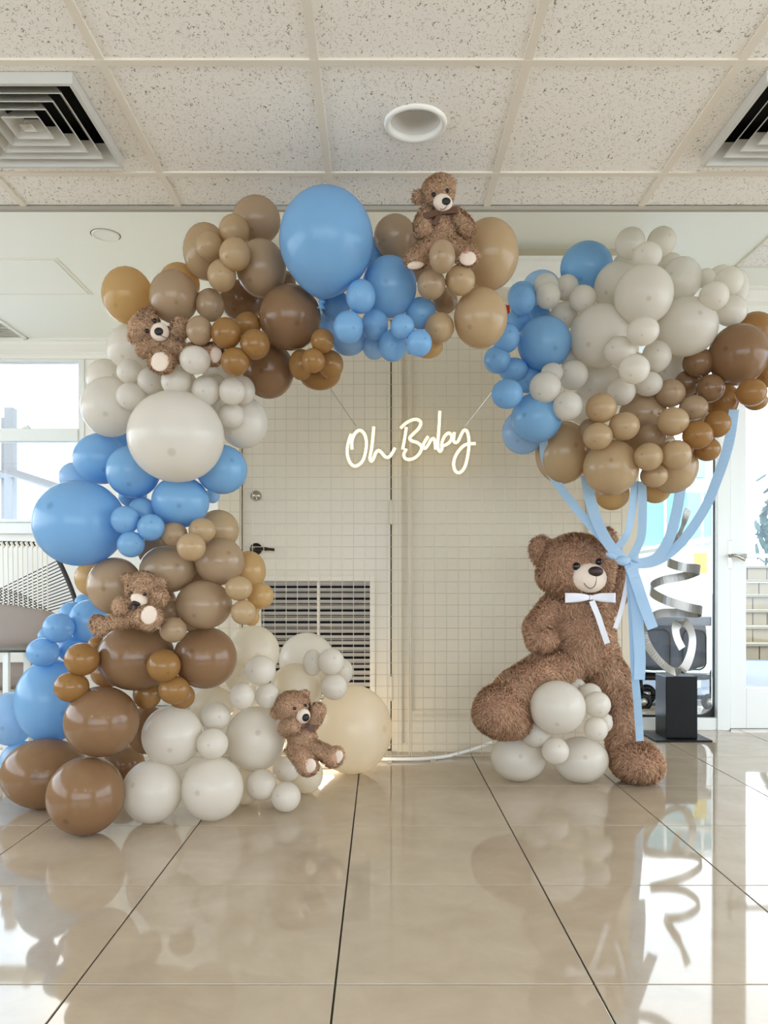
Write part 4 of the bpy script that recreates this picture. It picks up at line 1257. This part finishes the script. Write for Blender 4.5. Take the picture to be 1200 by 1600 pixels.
# small bears
SM = (22000, .018, .0026, .25, 1.5)
db = 2.62
bt, Wt, kt = bear('teddy_bear', (620, 265, 8), db, 'small tan teddy bear sitting upright on top of the arch', [
    ('e', 560, 730, 20, 165, 215, 130, 0), ('e', 560, 850, 10, 170, 130, 130, 0),
    ('e', 515, 290, -20, 190, 195, 170, 0), ('e', 540, 210, -20, 160, 130, 140, 0), ('e', 275, 335, 10, 62, 80, 40, 10), ('e', 668, 150, 30, 52, 66, 40, -20),
    ('c', [(370, 560, 0, 90), (320, 690, -50, 100), (325, 770, -90, 100)]),
    ('c', [(740, 580, 0, 90), (835, 680, -20, 100), (880, 750, -40, 95)]),
    ('c', [(450, 950, -40, 110), (330, 1040, -130, 112), (260, 1110, -190, 108)]), ('e', 240, 1120, -200, 140, 105, 80, -10),
    ('c', [(680, 950, -40, 110), (790, 1030, -150, 110), (860, 1070, -210, 112)]), ('e', 875, 1085, -220, 135, 125, 80, 0),
], [('muzzle', 575, 415, -165, 122, 108, 80, 22), ('nose', 617, 396, -236, 56, 46, 26, 0), ('eye', 462, 310, -178, 28, 30, 18, 0), ('eye', 632, 262, -176, 24, 27, 18, 0)],
    [(235, 1195, -245, 105, 50, -12, 10, 40), (885, 1105, -292, 105, 92, 0, 0, 0)], SM, MS)
bow(Wt, kt, bt, 545, 540, -150, 210, 45, M_BOW, [[(530, 555, -160), (500, 620, -165), (470, 690, -160)]], -.2)
line_part('mouth', Wt, [(545, 490, -228), (570, 500, -236), (605, 480, -246), (630, 445, -250)], .0010, M_EYE, bt)

bl, Wl, kl = bear('teddy_bear', (180, 470, 6), 2.73, 'small tan teddy bear lying with head tilted on the upper left arch', [
    ('e', 515, 460, 20, 140, 135, 100, -30),
    ('e', 275, 262, -20, 128, 132, 120, 30), ('e', 300, 180, 0, 95, 90, 90, 0), ('e', 180, 330, 0, 58, 44, 30, -35), ('e', 335, 105, 40, 50, 46, 30, 0),
    ('c', [(400, 400, -30, 66), (310, 430, -70, 74), (280, 450, -90, 72)]),
    ('c', [(540, 350, 0, 62), (590, 290, -30, 76), (612, 255, -40, 82)]),
    ('c', [(470, 520, -30, 90), (440, 550, -110, 100)]), ('e', 435, 562, -135, 115, 112, 62, 0),
    ('c', [(640, 500, 0, 78), (780, 470, -20, 74), (890, 480, -30, 74)]), ('e', 930, 500, -40, 74, 108, 60, 15),
], [('muzzle', 418, 295, -110, 88, 88, 62, 30), ('nose', 408, 287, -170, 42, 37, 20, 0), ('eye', 372, 185, -118, 20, 22, 14, 0), ('eye', 297, 280, -138, 21, 20, 14, 0)],
    [(420, 568, -190, 84, 92, 12, 0, 0), (942, 500, -92, 58, 82, 8, 10, 0)], SM, MS)
bow(Wl, kl, bl, 540, 300, -70, 70, 38, M_BOW, [], .5)
line_part('mouth', Wl, [(412, 320, -168), (440, 330, -166), (470, 345, -156), (488, 348, -146)], .0010, M_EYE, bl)

bmid, Wm, km = bear('teddy_bear', (130, 880, 7.5), 2.90, 'small tan teddy bear peeking down with raised foot on the left leg', [
    ('e', 590, 600, 20, 125, 125, 110, 0),
    ('e', 710, 290, -30, 195, 180, 160, 0), ('e', 525, 185, 10, 72, 60, 36, 30), ('e', 880, 250, 30, 70, 62, 40, -30),
    ('c', [(540, 470, -20, 80), (450, 500, -70, 88), (455, 530, -90, 84)]),
    ('c', [(800, 480, 0, 80), (860, 430, -90, 96), (885, 390, -120, 98)]),
    ('c', [(650, 650, -20, 100), (740, 640, -120, 120)]), ('e', 770, 630, -160, 142, 138, 70, 10),
    ('c', [(520, 660, -10, 85), (380, 680, -40, 74), (260, 720, -60, 80)]), ('e', 190, 730, -70, 90, 118, 90, -30),
], [('muzzle', 660, 425, -150, 104, 82, 70, 25), ('nose', 618, 472, -206, 54, 30, 26, 15), ('eye', 720, 362, -192, 22, 22, 16, 0), ('eye', 560, 340, -170, 18, 20, 14, 0)],
    [(770, 612, -222, 94, 112, 15, 0, 0), (125, 735, -80, 30, 100, 25, -50, 0)], SM, MS)
bow(Wm, km, bmid, 560, 520, -110, 60, 36, M_BOW, [], .3)

bb, Wbb, kbb = bear('teddy_bear', (410, 1060, 8), 3.36, 'small tan teddy bear leaning back with both feet out by the floor', [
    ('e', 500, 760, 20, 175, 180, 140, -20), ('e', 520, 860, 10, 160, 130, 130, 0),
    ('e', 375, 350, -20, 215, 182, 180, 0), ('e', 185, 410, 30, 66, 80, 40, 20), ('e', 520, 205, 30, 62, 50, 36, -20),
    ('c', [(400, 690, -20, 90), (320, 620, -80, 108), (385, 590, -140, 108)]),
    ('c', [(600, 590, 0, 82), (660, 490, -30, 92), (695, 400, -50, 94)]),
    ('c', [(430, 900, -40, 125), (500, 980, -130, 128), (555, 1060, -190, 122)]), ('e', 560, 1090, -215, 132, 120, 90, 30),
    ('c', [(640, 870, -20, 105), (760, 930, -100, 105), (850, 970, -150, 105)]), ('e', 895, 985, -170, 105, 135, 90, 40),
], [('muzzle', 510, 470, -165, 88, 96, 78, 25), ('nose', 543, 490, -238, 44, 50, 24, 30), ('eye', 402, 375, -194, 24, 22, 16, 0), ('eye', 540, 335, -176, 19, 21, 14, 0)],
    [(590, 1095, -292, 78, 100, 30, -12, 8), (935, 985, -228, 66, 102, 38, -25, 5)], SM, MS)
bow(Wbb, kbb, bb, 555, 600, -150, 100, 40, M_BOW, [], .25)

# ------------------------------------------------------------------ ribbons
def ribbon(pts, w, label, m=None, tw=None):
    bm = bmesh.new()
    sp = spline([P(*q) for q in pts], 8)
    dm = sum(q[2] for q in pts) / len(pts)
    n = len(sp)
    tws = [(tw or 0) * math.sin(PI * i / (n - 1))  for i in range(n)]
    flat_ribbon(bm, sp, w / 2 / F * dm, .0008, twist=tws)
    return link('ribbon', bm_mesh(bm, 'ribbon'), m or M_RIBBON, None, label, 'ribbon', 'ribbons of the balloon bouquet', smooth=False)
KN = (973, 873, 3.70)
ribbon([(849, 686, 3.55), (853, 722, 3.60), (872, 757, 3.64), (905, 800, 3.68), (945, 845, 3.69), (970, 870, 3.70)], 13, 'blue satin ribbon falling furthest left from the bouquet to the knot', tw=.3)
ribbon([(916, 742, 3.58), (921, 775, 3.62), (932, 812, 3.66), (950, 848, 3.68), (972, 872, 3.69)], 17, 'blue satin ribbon beside the bear head, second from the left', tw=.3)
ribbon([(993, 752, 3.58), (988, 795, 3.63), (980, 835, 3.66), (964, 858, 3.69), (968, 876, 3.69)], 13, 'blue satin ribbon dropping steeply behind the knot, left of the straight pair', tw=-.4)
ribbon([(1003, 752, 3.58), (1004, 800, 3.63), (1001, 842, 3.66), (985, 874, 3.69)], 13, 'blue satin ribbon dropping straight down onto the knot', tw=.2)
ribbon([(1064, 760, 3.58), (1056, 805, 3.63), (1044, 845, 3.66), (1022, 874, 3.69), (985, 882, 3.69)], 16, 'blue satin ribbon curving in from below the beige balloons on the right', tw=.3)
ribbon([(1147, 640, 3.52), (1138, 695, 3.56), (1118, 755, 3.60), (1098, 800, 3.64), (1062, 850, 3.67), (1022, 878, 3.69), (980, 880, 3.70)], 15, 'longest blue satin ribbon sweeping in from the brown balloons', tw=.5)
bm = bmesh.new(); ellipsoid(bm, P(974, 876, 3.69), (.035, .022, .026), None, 2)
for (x, y) in ((955, 868), (992, 874)):
    ellipsoid(bm, P(x, y, 3.69), (.030, .014, .016), Matrix.Rotation(.4, 3, 'Y'), 2)
bmk = blob_mesh('ribbon_knot', bm, .004, 2)
link('ribbon_knot', bmk, M_RIBBON, None, 'bunched blue ribbon knot tied at the raised paw of the big bear', 'ribbon', smooth=True)
ribbon([(984, 882, 3.69), (993, 930, 3.69), (997, 980, 3.69), (1000, 1030, 3.69), (999, 1062, 3.69)], 17, 'wide blue ribbon tail hanging below the knot', tw=.3)
ribbon([(986, 886, 3.67), (996, 915, 3.66), (1006, 945, 3.66), (1020, 982, 3.66)], 17, 'short blue ribbon tail slanting right with a cut end', tw=.2)
ribbon([(984, 884, 3.72), (988, 960, 3.72), (991, 1040, 3.72), (996, 1100, 3.72), (1000, 1158, 3.73)], 12, 'long narrow blue ribbon tail reaching down beside the bear leg', tw=.6)
ribbon([(984, 886, 3.74), (978, 920, 3.76), (970, 955, 3.78), (961, 982, 3.78)], 7, 'thin grey-white ribbon tail hanging behind the bear arm', M_RIBBONW, tw=.3)

# ------------------------------------------------------------------ spiral sculpture
SD = 4.95
def Q(X, Y, D): return P(920 + X / 2.757, 600 + Y / 2.757, SD + D * SD / F / 2.757)
sc_pts = [(428, 540, 10), (408, 600, 0), (385, 665, -30), (350, 715, -20), (330, 750, -10), (350, 772, -70), (410, 790, -95), (465, 795, -30), (474, 805, 30), (410, 828, 95), (320, 845, 80), (268, 870, 10), (275, 900, -50), (340, 935, -95), (430, 962, -80), (484, 975, -10), (470, 988, 50), (380, 985, 95), (300, 990, 80), (242, 1030, 30), (235, 1080, 0), (262, 1140, -20), (310, 1200, -40), (365, 1238, -50), (410, 1225, -30), (438, 1165, 0), (446, 1095, 20), (428, 1040, 10), (396, 1026, -10), (374, 1050, -30), (380, 1095, -40), (402, 1140, -40)]
scul = empty('spiral_sculpture', P(1060, 1153, 4.93), 'silver spiral band sculpture on a black pedestal by the window', 'sculpture')
sp = spline([Q(*q) for q in sc_pts], 6)
n = len(sp)
wv = []
for i in range(n):
    t = i / (n - 1)
    s_ = min(1, max(0, (t - .60) / .12))
    wv.append((Vector((.12, 0, 1)) * (1 - s_) + Vector((.92, .30, .20)) * s_).normalized())
bm = bmesh.new(); flat_ribbon(bm, sp, .027, .002, wv=wv)
link('band', bm_mesh(bm, 'band'), M_SILVER, scul, smooth=False)
p0, p1 = P(1037, 1056, 4.90), P(1086, 1153, 4.90)
boxes('pedestal', [((p0.x, 4.86, .012), (p1.x, 5.05, p0.z))], M_BLACK, scul, bev=.004)
boxes('base_plate', [((P(1016, 0, 4.9).x, 4.80, 0), (P(1103, 0, 4.9).x, 5.11, .012))], M_BLACK, scul, bev=.002)

# ------------------------------------------------------------------ rope sofa and glass table at the left
SY = 5.15
sofa = empty('rope_sofa', (P(-20, 0, SY).x, SY, 0), 'cream rope sofa with taupe cushions under the left window', 'sofa')
def SP(x, y, dd=0): return P(x, y, SY + dd)
top = [SP(-160, 850, .30), SP(60, 850, .30), SP(86, 866, .29), SP(119, 942, .16), SP(122, 1000, -.1), SP(120, 1130, -.1)]
bm = bmesh.new(); tube(bm, spline(top, 6), .016, 10)
tube(bm, [SP(-160, 850, .30), SP(-165, 1120, .3)], .016, 8)
tube(bm, [SP(-160, 1092, -.35), SP(118, 1092, -.35)], .02, 8); tube(bm, [SP(118, 1092, -.35), SP(121, 1050, .1)], .02, 8)
for lx_ in (110, -150):
    q = SP(lx_, 1092, -.35); tube(bm, [q, (q.x, q.y, 0)], .016, 8)
link('frame', bm_mesh(bm, 'frame'), M_ROPEB, sofa, smooth=True)
for k in range(30):
    x = -150 + k * 7.7
    if x > 92: break
    ytop = 850 if x < 62 else 850 + (x - 62) * .7
    bm = bmesh.new(); tube(bm, [SP(x, ytop, .29), SP(x + 1.5, 962, .12)], .0042, 5); link('rope', bm_mesh(bm, 'rope'), M_ROPE, sofa)
    bm = bmesh.new(); tube(bm, [SP(x - 2, ytop - 3, .285), SP(x + 2, ytop + 5, .285)], .011, 6); link('rope_wrap', bm_mesh(bm, 'rope_wrap'), M_ROPE, sofa)
for k in range(15):
    t = k / 14
    a = SP(90 + 30 * t, 876 + 66 * t, .27 - .1 * t)
    e = SP(-20 + 60 * t, 930 + 35 * t, .26 - .1 * t)
    bm = bmesh.new(); tube(bm, [a, e], .0036, 5); link('rope', bm_mesh(bm, 'rope'), M_ROPEB, sofa)
for k in range(10):
    t = k / 9
    bm = bmesh.new(); tube(bm, [SP(20 + 70 * t, 962, .11), SP(-30 + 60 * t, 912 + 14 * t, .25)], .003, 5); link('rope', bm_mesh(bm, 'rope'), M_ROPEB, sofa)
def cushion(name, c, r, m, root, rot=None, sq=3.4):
    bm = bmesh.new()
    bmesh.ops.create_uvsphere(bm, u_segments=40, v_segments=24, radius=1)
    for v in bm.verts:
        q = v.co
        def se(t): return math.copysign(abs(t) ** (2 / sq), t)
        v.co = Vector((se(q.x) * r[0], se(q.y) * r[1], se(q.z) * r[2] * (1 + .04 * math.sin(q.x * 9))))
        if rot is not None: v.co = rot @ v.co
        v.co += c
    link(name, bm_mesh(bm, name), m, root, smooth=True)
cushion('back_cushion', SP(-40, 982, -.02), (.54, .10, .15), M_TAUPE, sofa, Matrix.Rotation(-.25, 3, 'X'))
cushion('seat_cushion', SP(-35, 1056, -.20), (.52, .30, .07), M_TAUPE, sofa)
bm = bmesh.new()
for k in range(40):
    x = -155 + k * 7
    tube(bm, [SP(x, 1072, -.36), SP(x + 3, 1084, -.372), SP(x, 1097, -.36)], .011, 6)
link('rope_rail', bm_mesh(bm, 'rope_rail'), M_ROPE, sofa, kind='stuff', smooth=True)

TD = 4.10
tb = empty('side_table', (P(-30, 0, TD).x, TD + .15, 0), 'glass topped side table with white legs at the left edge', 'table')
zt = XZ(0, 1016, TD)[1]
boxes('table_top', [((P(-130, 0, TD).x, TD, zt - .012), (P(66, 0, TD).x, TD + .32, zt))], glass_mat('green_glass', (.75, .92, .88), 1.5), tb, bev=.003)
for x in (P(6, 0, TD).x, P(-115, 0, TD).x):
    for y in (TD + .03, TD + .27):
        boxes('leg', [((x - .014, y - .014, 0), (x + .014, y + .014, zt - .012))], M_FRAME, tb)
boxes('lower_rail', [((P(-115, 0, TD).x, TD + .02, .06), (P(6, 0, TD).x, TD + .05, .09)), ((P(-115, 0, TD).x, TD + .25, .06), (P(6, 0, TD).x, TD + .28, .09))], M_FRAME, tb)

# ------------------------------------------------------------------ outside
boxes('ground_bounce', [((4.84, -30, -.12), (60, 6.66, -.02)), ((-60, -30, -.12), (-4.84, 6.66, -.02)), ((-4.84, -30, -.12), (4.84, -3.52, -.02))], mat('pale_bounce_ground', (200, 198, 194), .9, bump=.2, bscale=30, var=.06), label='unseen pale ground added around the room to bounce light', cat='ground', kind='structure')  # unseen pale ground, added to bounce daylight onto the ceiling
boxes('ground_outside', [((-60, 6.66, -.12), (60, 90, -.02)), ((XR, 5.32, -.12), (4.84, 6.66, -.02))], M_CONCRETE, label='pale paving outside the windows', cat='ground', kind='structure')
# stone steps seen through the glass door
ST = 10.4
stp = empty('stone_steps', (P(1230, 0, ST).x, ST, 0), 'tan stone block steps outside the glass door', 'steps')
sx0, sx1 = P(1158, 0, ST).x, P(1158, 0, ST).x + 3.2
rise = (1027 - 876) / 6 / F * ST
for r_ in range(6):
    y = ST + r_ * .30
    z0 = -.02 + r_ * rise
    xx = sx0 + (.1 if r_ % 2 else 0)
    if r_ % 2:
        boxes('stone_block', [((sx0, y, z0), (sx0 + .09, y + .3, z0 + rise - .045))], M_STONE, stp)
    while xx < sx1 - .05:
        w_ = random.uniform(.20, .30)
        boxes('stone_block', [((xx + .008, y + random.uniform(0, .015), z0), (min(xx + w_, sx1) - .008, y + .3, z0 + rise - .045))], M_STONE, stp)
        xx += w_
    boxes('tread', [((sx0 - .02, y - .03, z0 + rise - .04), (sx1 + .02, y + .33, z0 + rise))], M_TREAD, stp, bev=.006)
# low wall, balustrade and far building seen through the tall window
wl = boxes('garden_wall', [((P(920, 0, 8.6).x, 8.6, -.02), (P(1150, 0, 8.6).x, 8.85, XZ(0, 858, 8.6)[1]))], M_STUCCO, label='low white wall outside the tall window', cat='wall', kind='structure')
bal = empty('glass_balustrade', (P(1060, 0, 8.7).x, 8.7, XZ(0, 858, 8.6)[1]), 'teal glass balustrade on the low white wall outside', 'railing')
zb0, zb1 = XZ(0, 857, 8.7)[1], XZ(0, 770, 8.7)[1]
for a in (925, 982, 1040, 1098):
    boxes('panel', [((P(a + 2, 0, 8.7).x, 8.70, zb0 + .03), (P(a + 55, 0, 8.7).x, 8.715, zb1))], M_TEAL, bal)
for a in (925, 982, 1040, 1098, 1152):
    boxes('post', [((P(a - 2, 0, 8.7).x, 8.69, zb0), (P(a + 1, 0, 8.7).x, 8.73, zb1 + .03))], M_FRAME, bal)
boxes('handrail', [((P(920, 0, 8.7).x, 8.68, zb1 + .03), (P(1156, 0, 8.7).x, 8.74, zb1 + .07))], M_FRAME, bal)
hr = empty('ramp_handrail', (P(1030, 0, 7.6).x, 7.6, -.02), 'white sloping handrail outside the tall window', 'railing')
bm = bmesh.new(); tube(bm, [P(955, 868, 7.6), P(1118, 842, 7.6)], .03, 8); link('rail', bm_mesh(bm, 'rail'), M_FRAME, hr)
for a in (962, 1112):
    bm = bmesh.new(); q = P(a, 868 - (a - 955) * .16, 7.6); tube(bm, [q, (q.x, q.y, -.02)], .02, 8); link('post', bm_mesh(bm, 'post'), M_FRAME, hr)
yt = P(1093, 880, 7.5)
ys = empty('yellow_sign', (yt.x, 7.5, 0), 'small yellow notice on a post outside the tall window', 'sign')
boxes('board', [((P(1084, 0, 7.5).x, 7.49, XZ(0, 896, 7.5)[1]), (P(1104, 0, 7.5).x, 7.5, XZ(0, 864, 7.5)[1]))], M_YELLOW, ys)
boxes('post', [((yt.x - .015, 7.5, -.02), (yt.x + .015, 7.53, yt.z + .05))], M_FRAME, ys)
fb = empty('apartment_building', (P(1040, 0, 30).x, 30, 0), 'distant pale teal building beyond the tall window', 'building')
b0, b1 = P(1000, 690, 30), P(1112, 860, 30)
boxes('facade', [((b0.x, 30, -.02), (b1.x, 36, b0.z))], M_TEAL2, fb)
boxes('parapet', [((b0.x - .1, 29.9, b0.z), (b1.x + .1, 36.1, b0.z + .2))], M_STUCCO, fb)
for r_ in range(2):
    for c_ in range(3):
        q = P(1008 + c_ * 35, 705 + r_ * 60, 29.96)
        boxes('window', [((q.x, 29.93, q.z - 1.0), (q.x + .55, 29.99, q.z))], M_TEAL, fb)
pr = empty('leafy_plant', (P(1195, 0, 12).x, 12, 0), 'dark green plant by the steps at the right edge', 'plant')
bm = bmesh.new()
for k in range(70):
    c_ = P(1203 + random.gauss(0, 8), 812 + random.gauss(0, 26), 12.6)
    ellipsoid(bm, c_, (.16, .02, .05), Euler((random.random() * 6, random.random() * 6, random.random() * 6)).to_matrix(), 1)
link('leaves', bm_mesh(bm, 'leaves'), mat('leaf_green', (36, 66, 56), .6, var=.2), pr, kind='stuff')
q = P(1203, 812, 12.6)
bm = bmesh.new(); tube(bm, [(q.x, 12.6, -.02), (q.x + .05, 12.6, q.z)], .03, 6); link('stem', bm_mesh(bm, 'stem'), M_STONE, pr)

# pram outside the tall window
PD = 6.15
pram = empty('pram', (P(1035, 0, PD).x, PD, -.02), 'grey fabric pram parked outside the tall window', 'pram')
def PP(x, y, dd=0): return P(x, y, PD + dd)
c_ = PP(1046, 1008)
cushion('carrycot', Vector((PP(1040, 0).x, PD + .25, c_.z)), ((PP(1112, 0).x - PP(968, 0).x) / 2, .24, 42 / F * PD), M_GREYFAB, pram, None, 6)
boxes('top_band', [((PP(966, 0).x, PD - .015, PP(0, 978).z), (PP(1114, 0).x, PD + .5, PP(0, 963).z))], mat('pram_band', (112, 114, 126), .7), pram, bev=.02)
for a, b in ((1006, 1046), (1066, 1102)):
    bm = bmesh.new()
    tube(bm, [(x, PD - .012, z) for x, z in rounded_rect(PP(a, 0).x, PP(b, 0).x, PP(0, 1046).z, PP(0, 984).z, .06)], .006, 6, closed=True)
    link('pocket_piping', bm_mesh(bm, 'pocket_piping'), M_GASKET, pram, smooth=True)
bm = bmesh.new()
tube(bm, spline([PP(958, 1052, -.03), PP(1000, 1058, -.03), PP(1100, 1058, -.03), PP(1114, 1050, -.03), PP(1116, 1030, -.03), PP(1116, 940, -.02)], 6), .022, 8)
tube(bm, [PP(958, 1052, .5), PP(1112, 1056, .5)], .022, 8)
tube(bm, [PP(985, 1089, .02), PP(1112, 1089, .02)], .02, 8)
tube(bm, [PP(1112, 1058, 0), PP(1112, 1095, .02)], .018, 8); tube(bm, [PP(1000, 1058, 0), PP(1003, 1090, .02)], .018, 8)
link('chassis', bm_mesh(bm, 'chassis'), M_BLACK, pram, smooth=True)
for x, dd, r_ in ((1030, .3, .085), (1004, -.02, .07), (1108, -.02, .07), (1092, .45, .085)):
    c_ = Vector((PP(x, 0).x, PD + dd, -.02 + r_))
    bm = bmesh.new(); lathe(bm, [(r_ * .55, -.018), (r_ * .9, -.022), (r_, 0), (r_ * .9, .022), (r_ * .55, .018)], 24, c_, 'Y')
    wh = link('wheel', bm_mesh(bm, 'wheel'), M_BLACK, pram, smooth=True)
    bm = bmesh.new(); lathe(bm, [(.004, -.02), (r_ * .55, -.016), (r_ * .55, .016), (.004, .02)], 20, c_, 'Y')
    link('hub', bm_mesh(bm, 'hub'), M_CHROME, wh, smooth=True)

# white timber frame outside the left window
TF = 9.0
tf = empty('timber_frame', (P(12, 0, TF).x, TF, 0), 'weathered white timber posts and brace outside the left window', 'frame')
def TP(x, y): return P(x, y, TF)
boxes('post', [((TP(6, 0).x, TF, -.02), (TP(20, 0).x, TF + .12, TP(0, 636).z))], M_WOOD, tf, bev=.006)
boxes('post', [((TP(-12, 0).x, TF + .2, -.02), (TP(1, 0).x, TF + .32, TP(0, 646).z))], M_WOOD, tf, bev=.006)
bm = bmesh.new()
a, b = TP(18, 738), TP(92, 762)
flat_ribbon(bm, [a, b, TP(140, 778)], 6.5 / F * TF, .04)
link('brace', bm_mesh(bm, 'brace'), M_WOOD, tf)
boxes('cross_bar', [((TP(-60, 0).x, TF + .12, TP(0, 745).z), (TP(6, 0).x, TF + .2, TP(0, 732).z))], M_WOOD, tf)

# small floor light behind the white balloons
lp = P(508, 1175, 4.15)
fl_ = empty('floor_light', (lp.x, lp.y, 0), 'small round warm light on the floor behind the white balloons', 'light')
bm = bmesh.new(); lathe(bm, [(.045, 0), (.05, .006), (.05, .03), (.044, .034)], 24, (lp.x, lp.y, 0), cap0=True); link('housing', bm_mesh(bm, 'housing'), M_TRIM, fl_, smooth=True)
bm = bmesh.new(); lathe(bm, [(.045, .034), (.002, .036)], 24, (lp.x, lp.y, 0)); link('lens', bm_mesh(bm, 'lens'), mat('warm_lens', (255, 230, 190), .4, emis=(255, 226, 180), estr=3), fl_)
light('floor_light_lamp', 'POINT', (lp.x, lp.y, .07), (0, 0, 0), 4.5, (1, .92, .78), shadow_soft_size=.05)
print('BALLOONS', nB, 'depth range', d.min(), d.max())
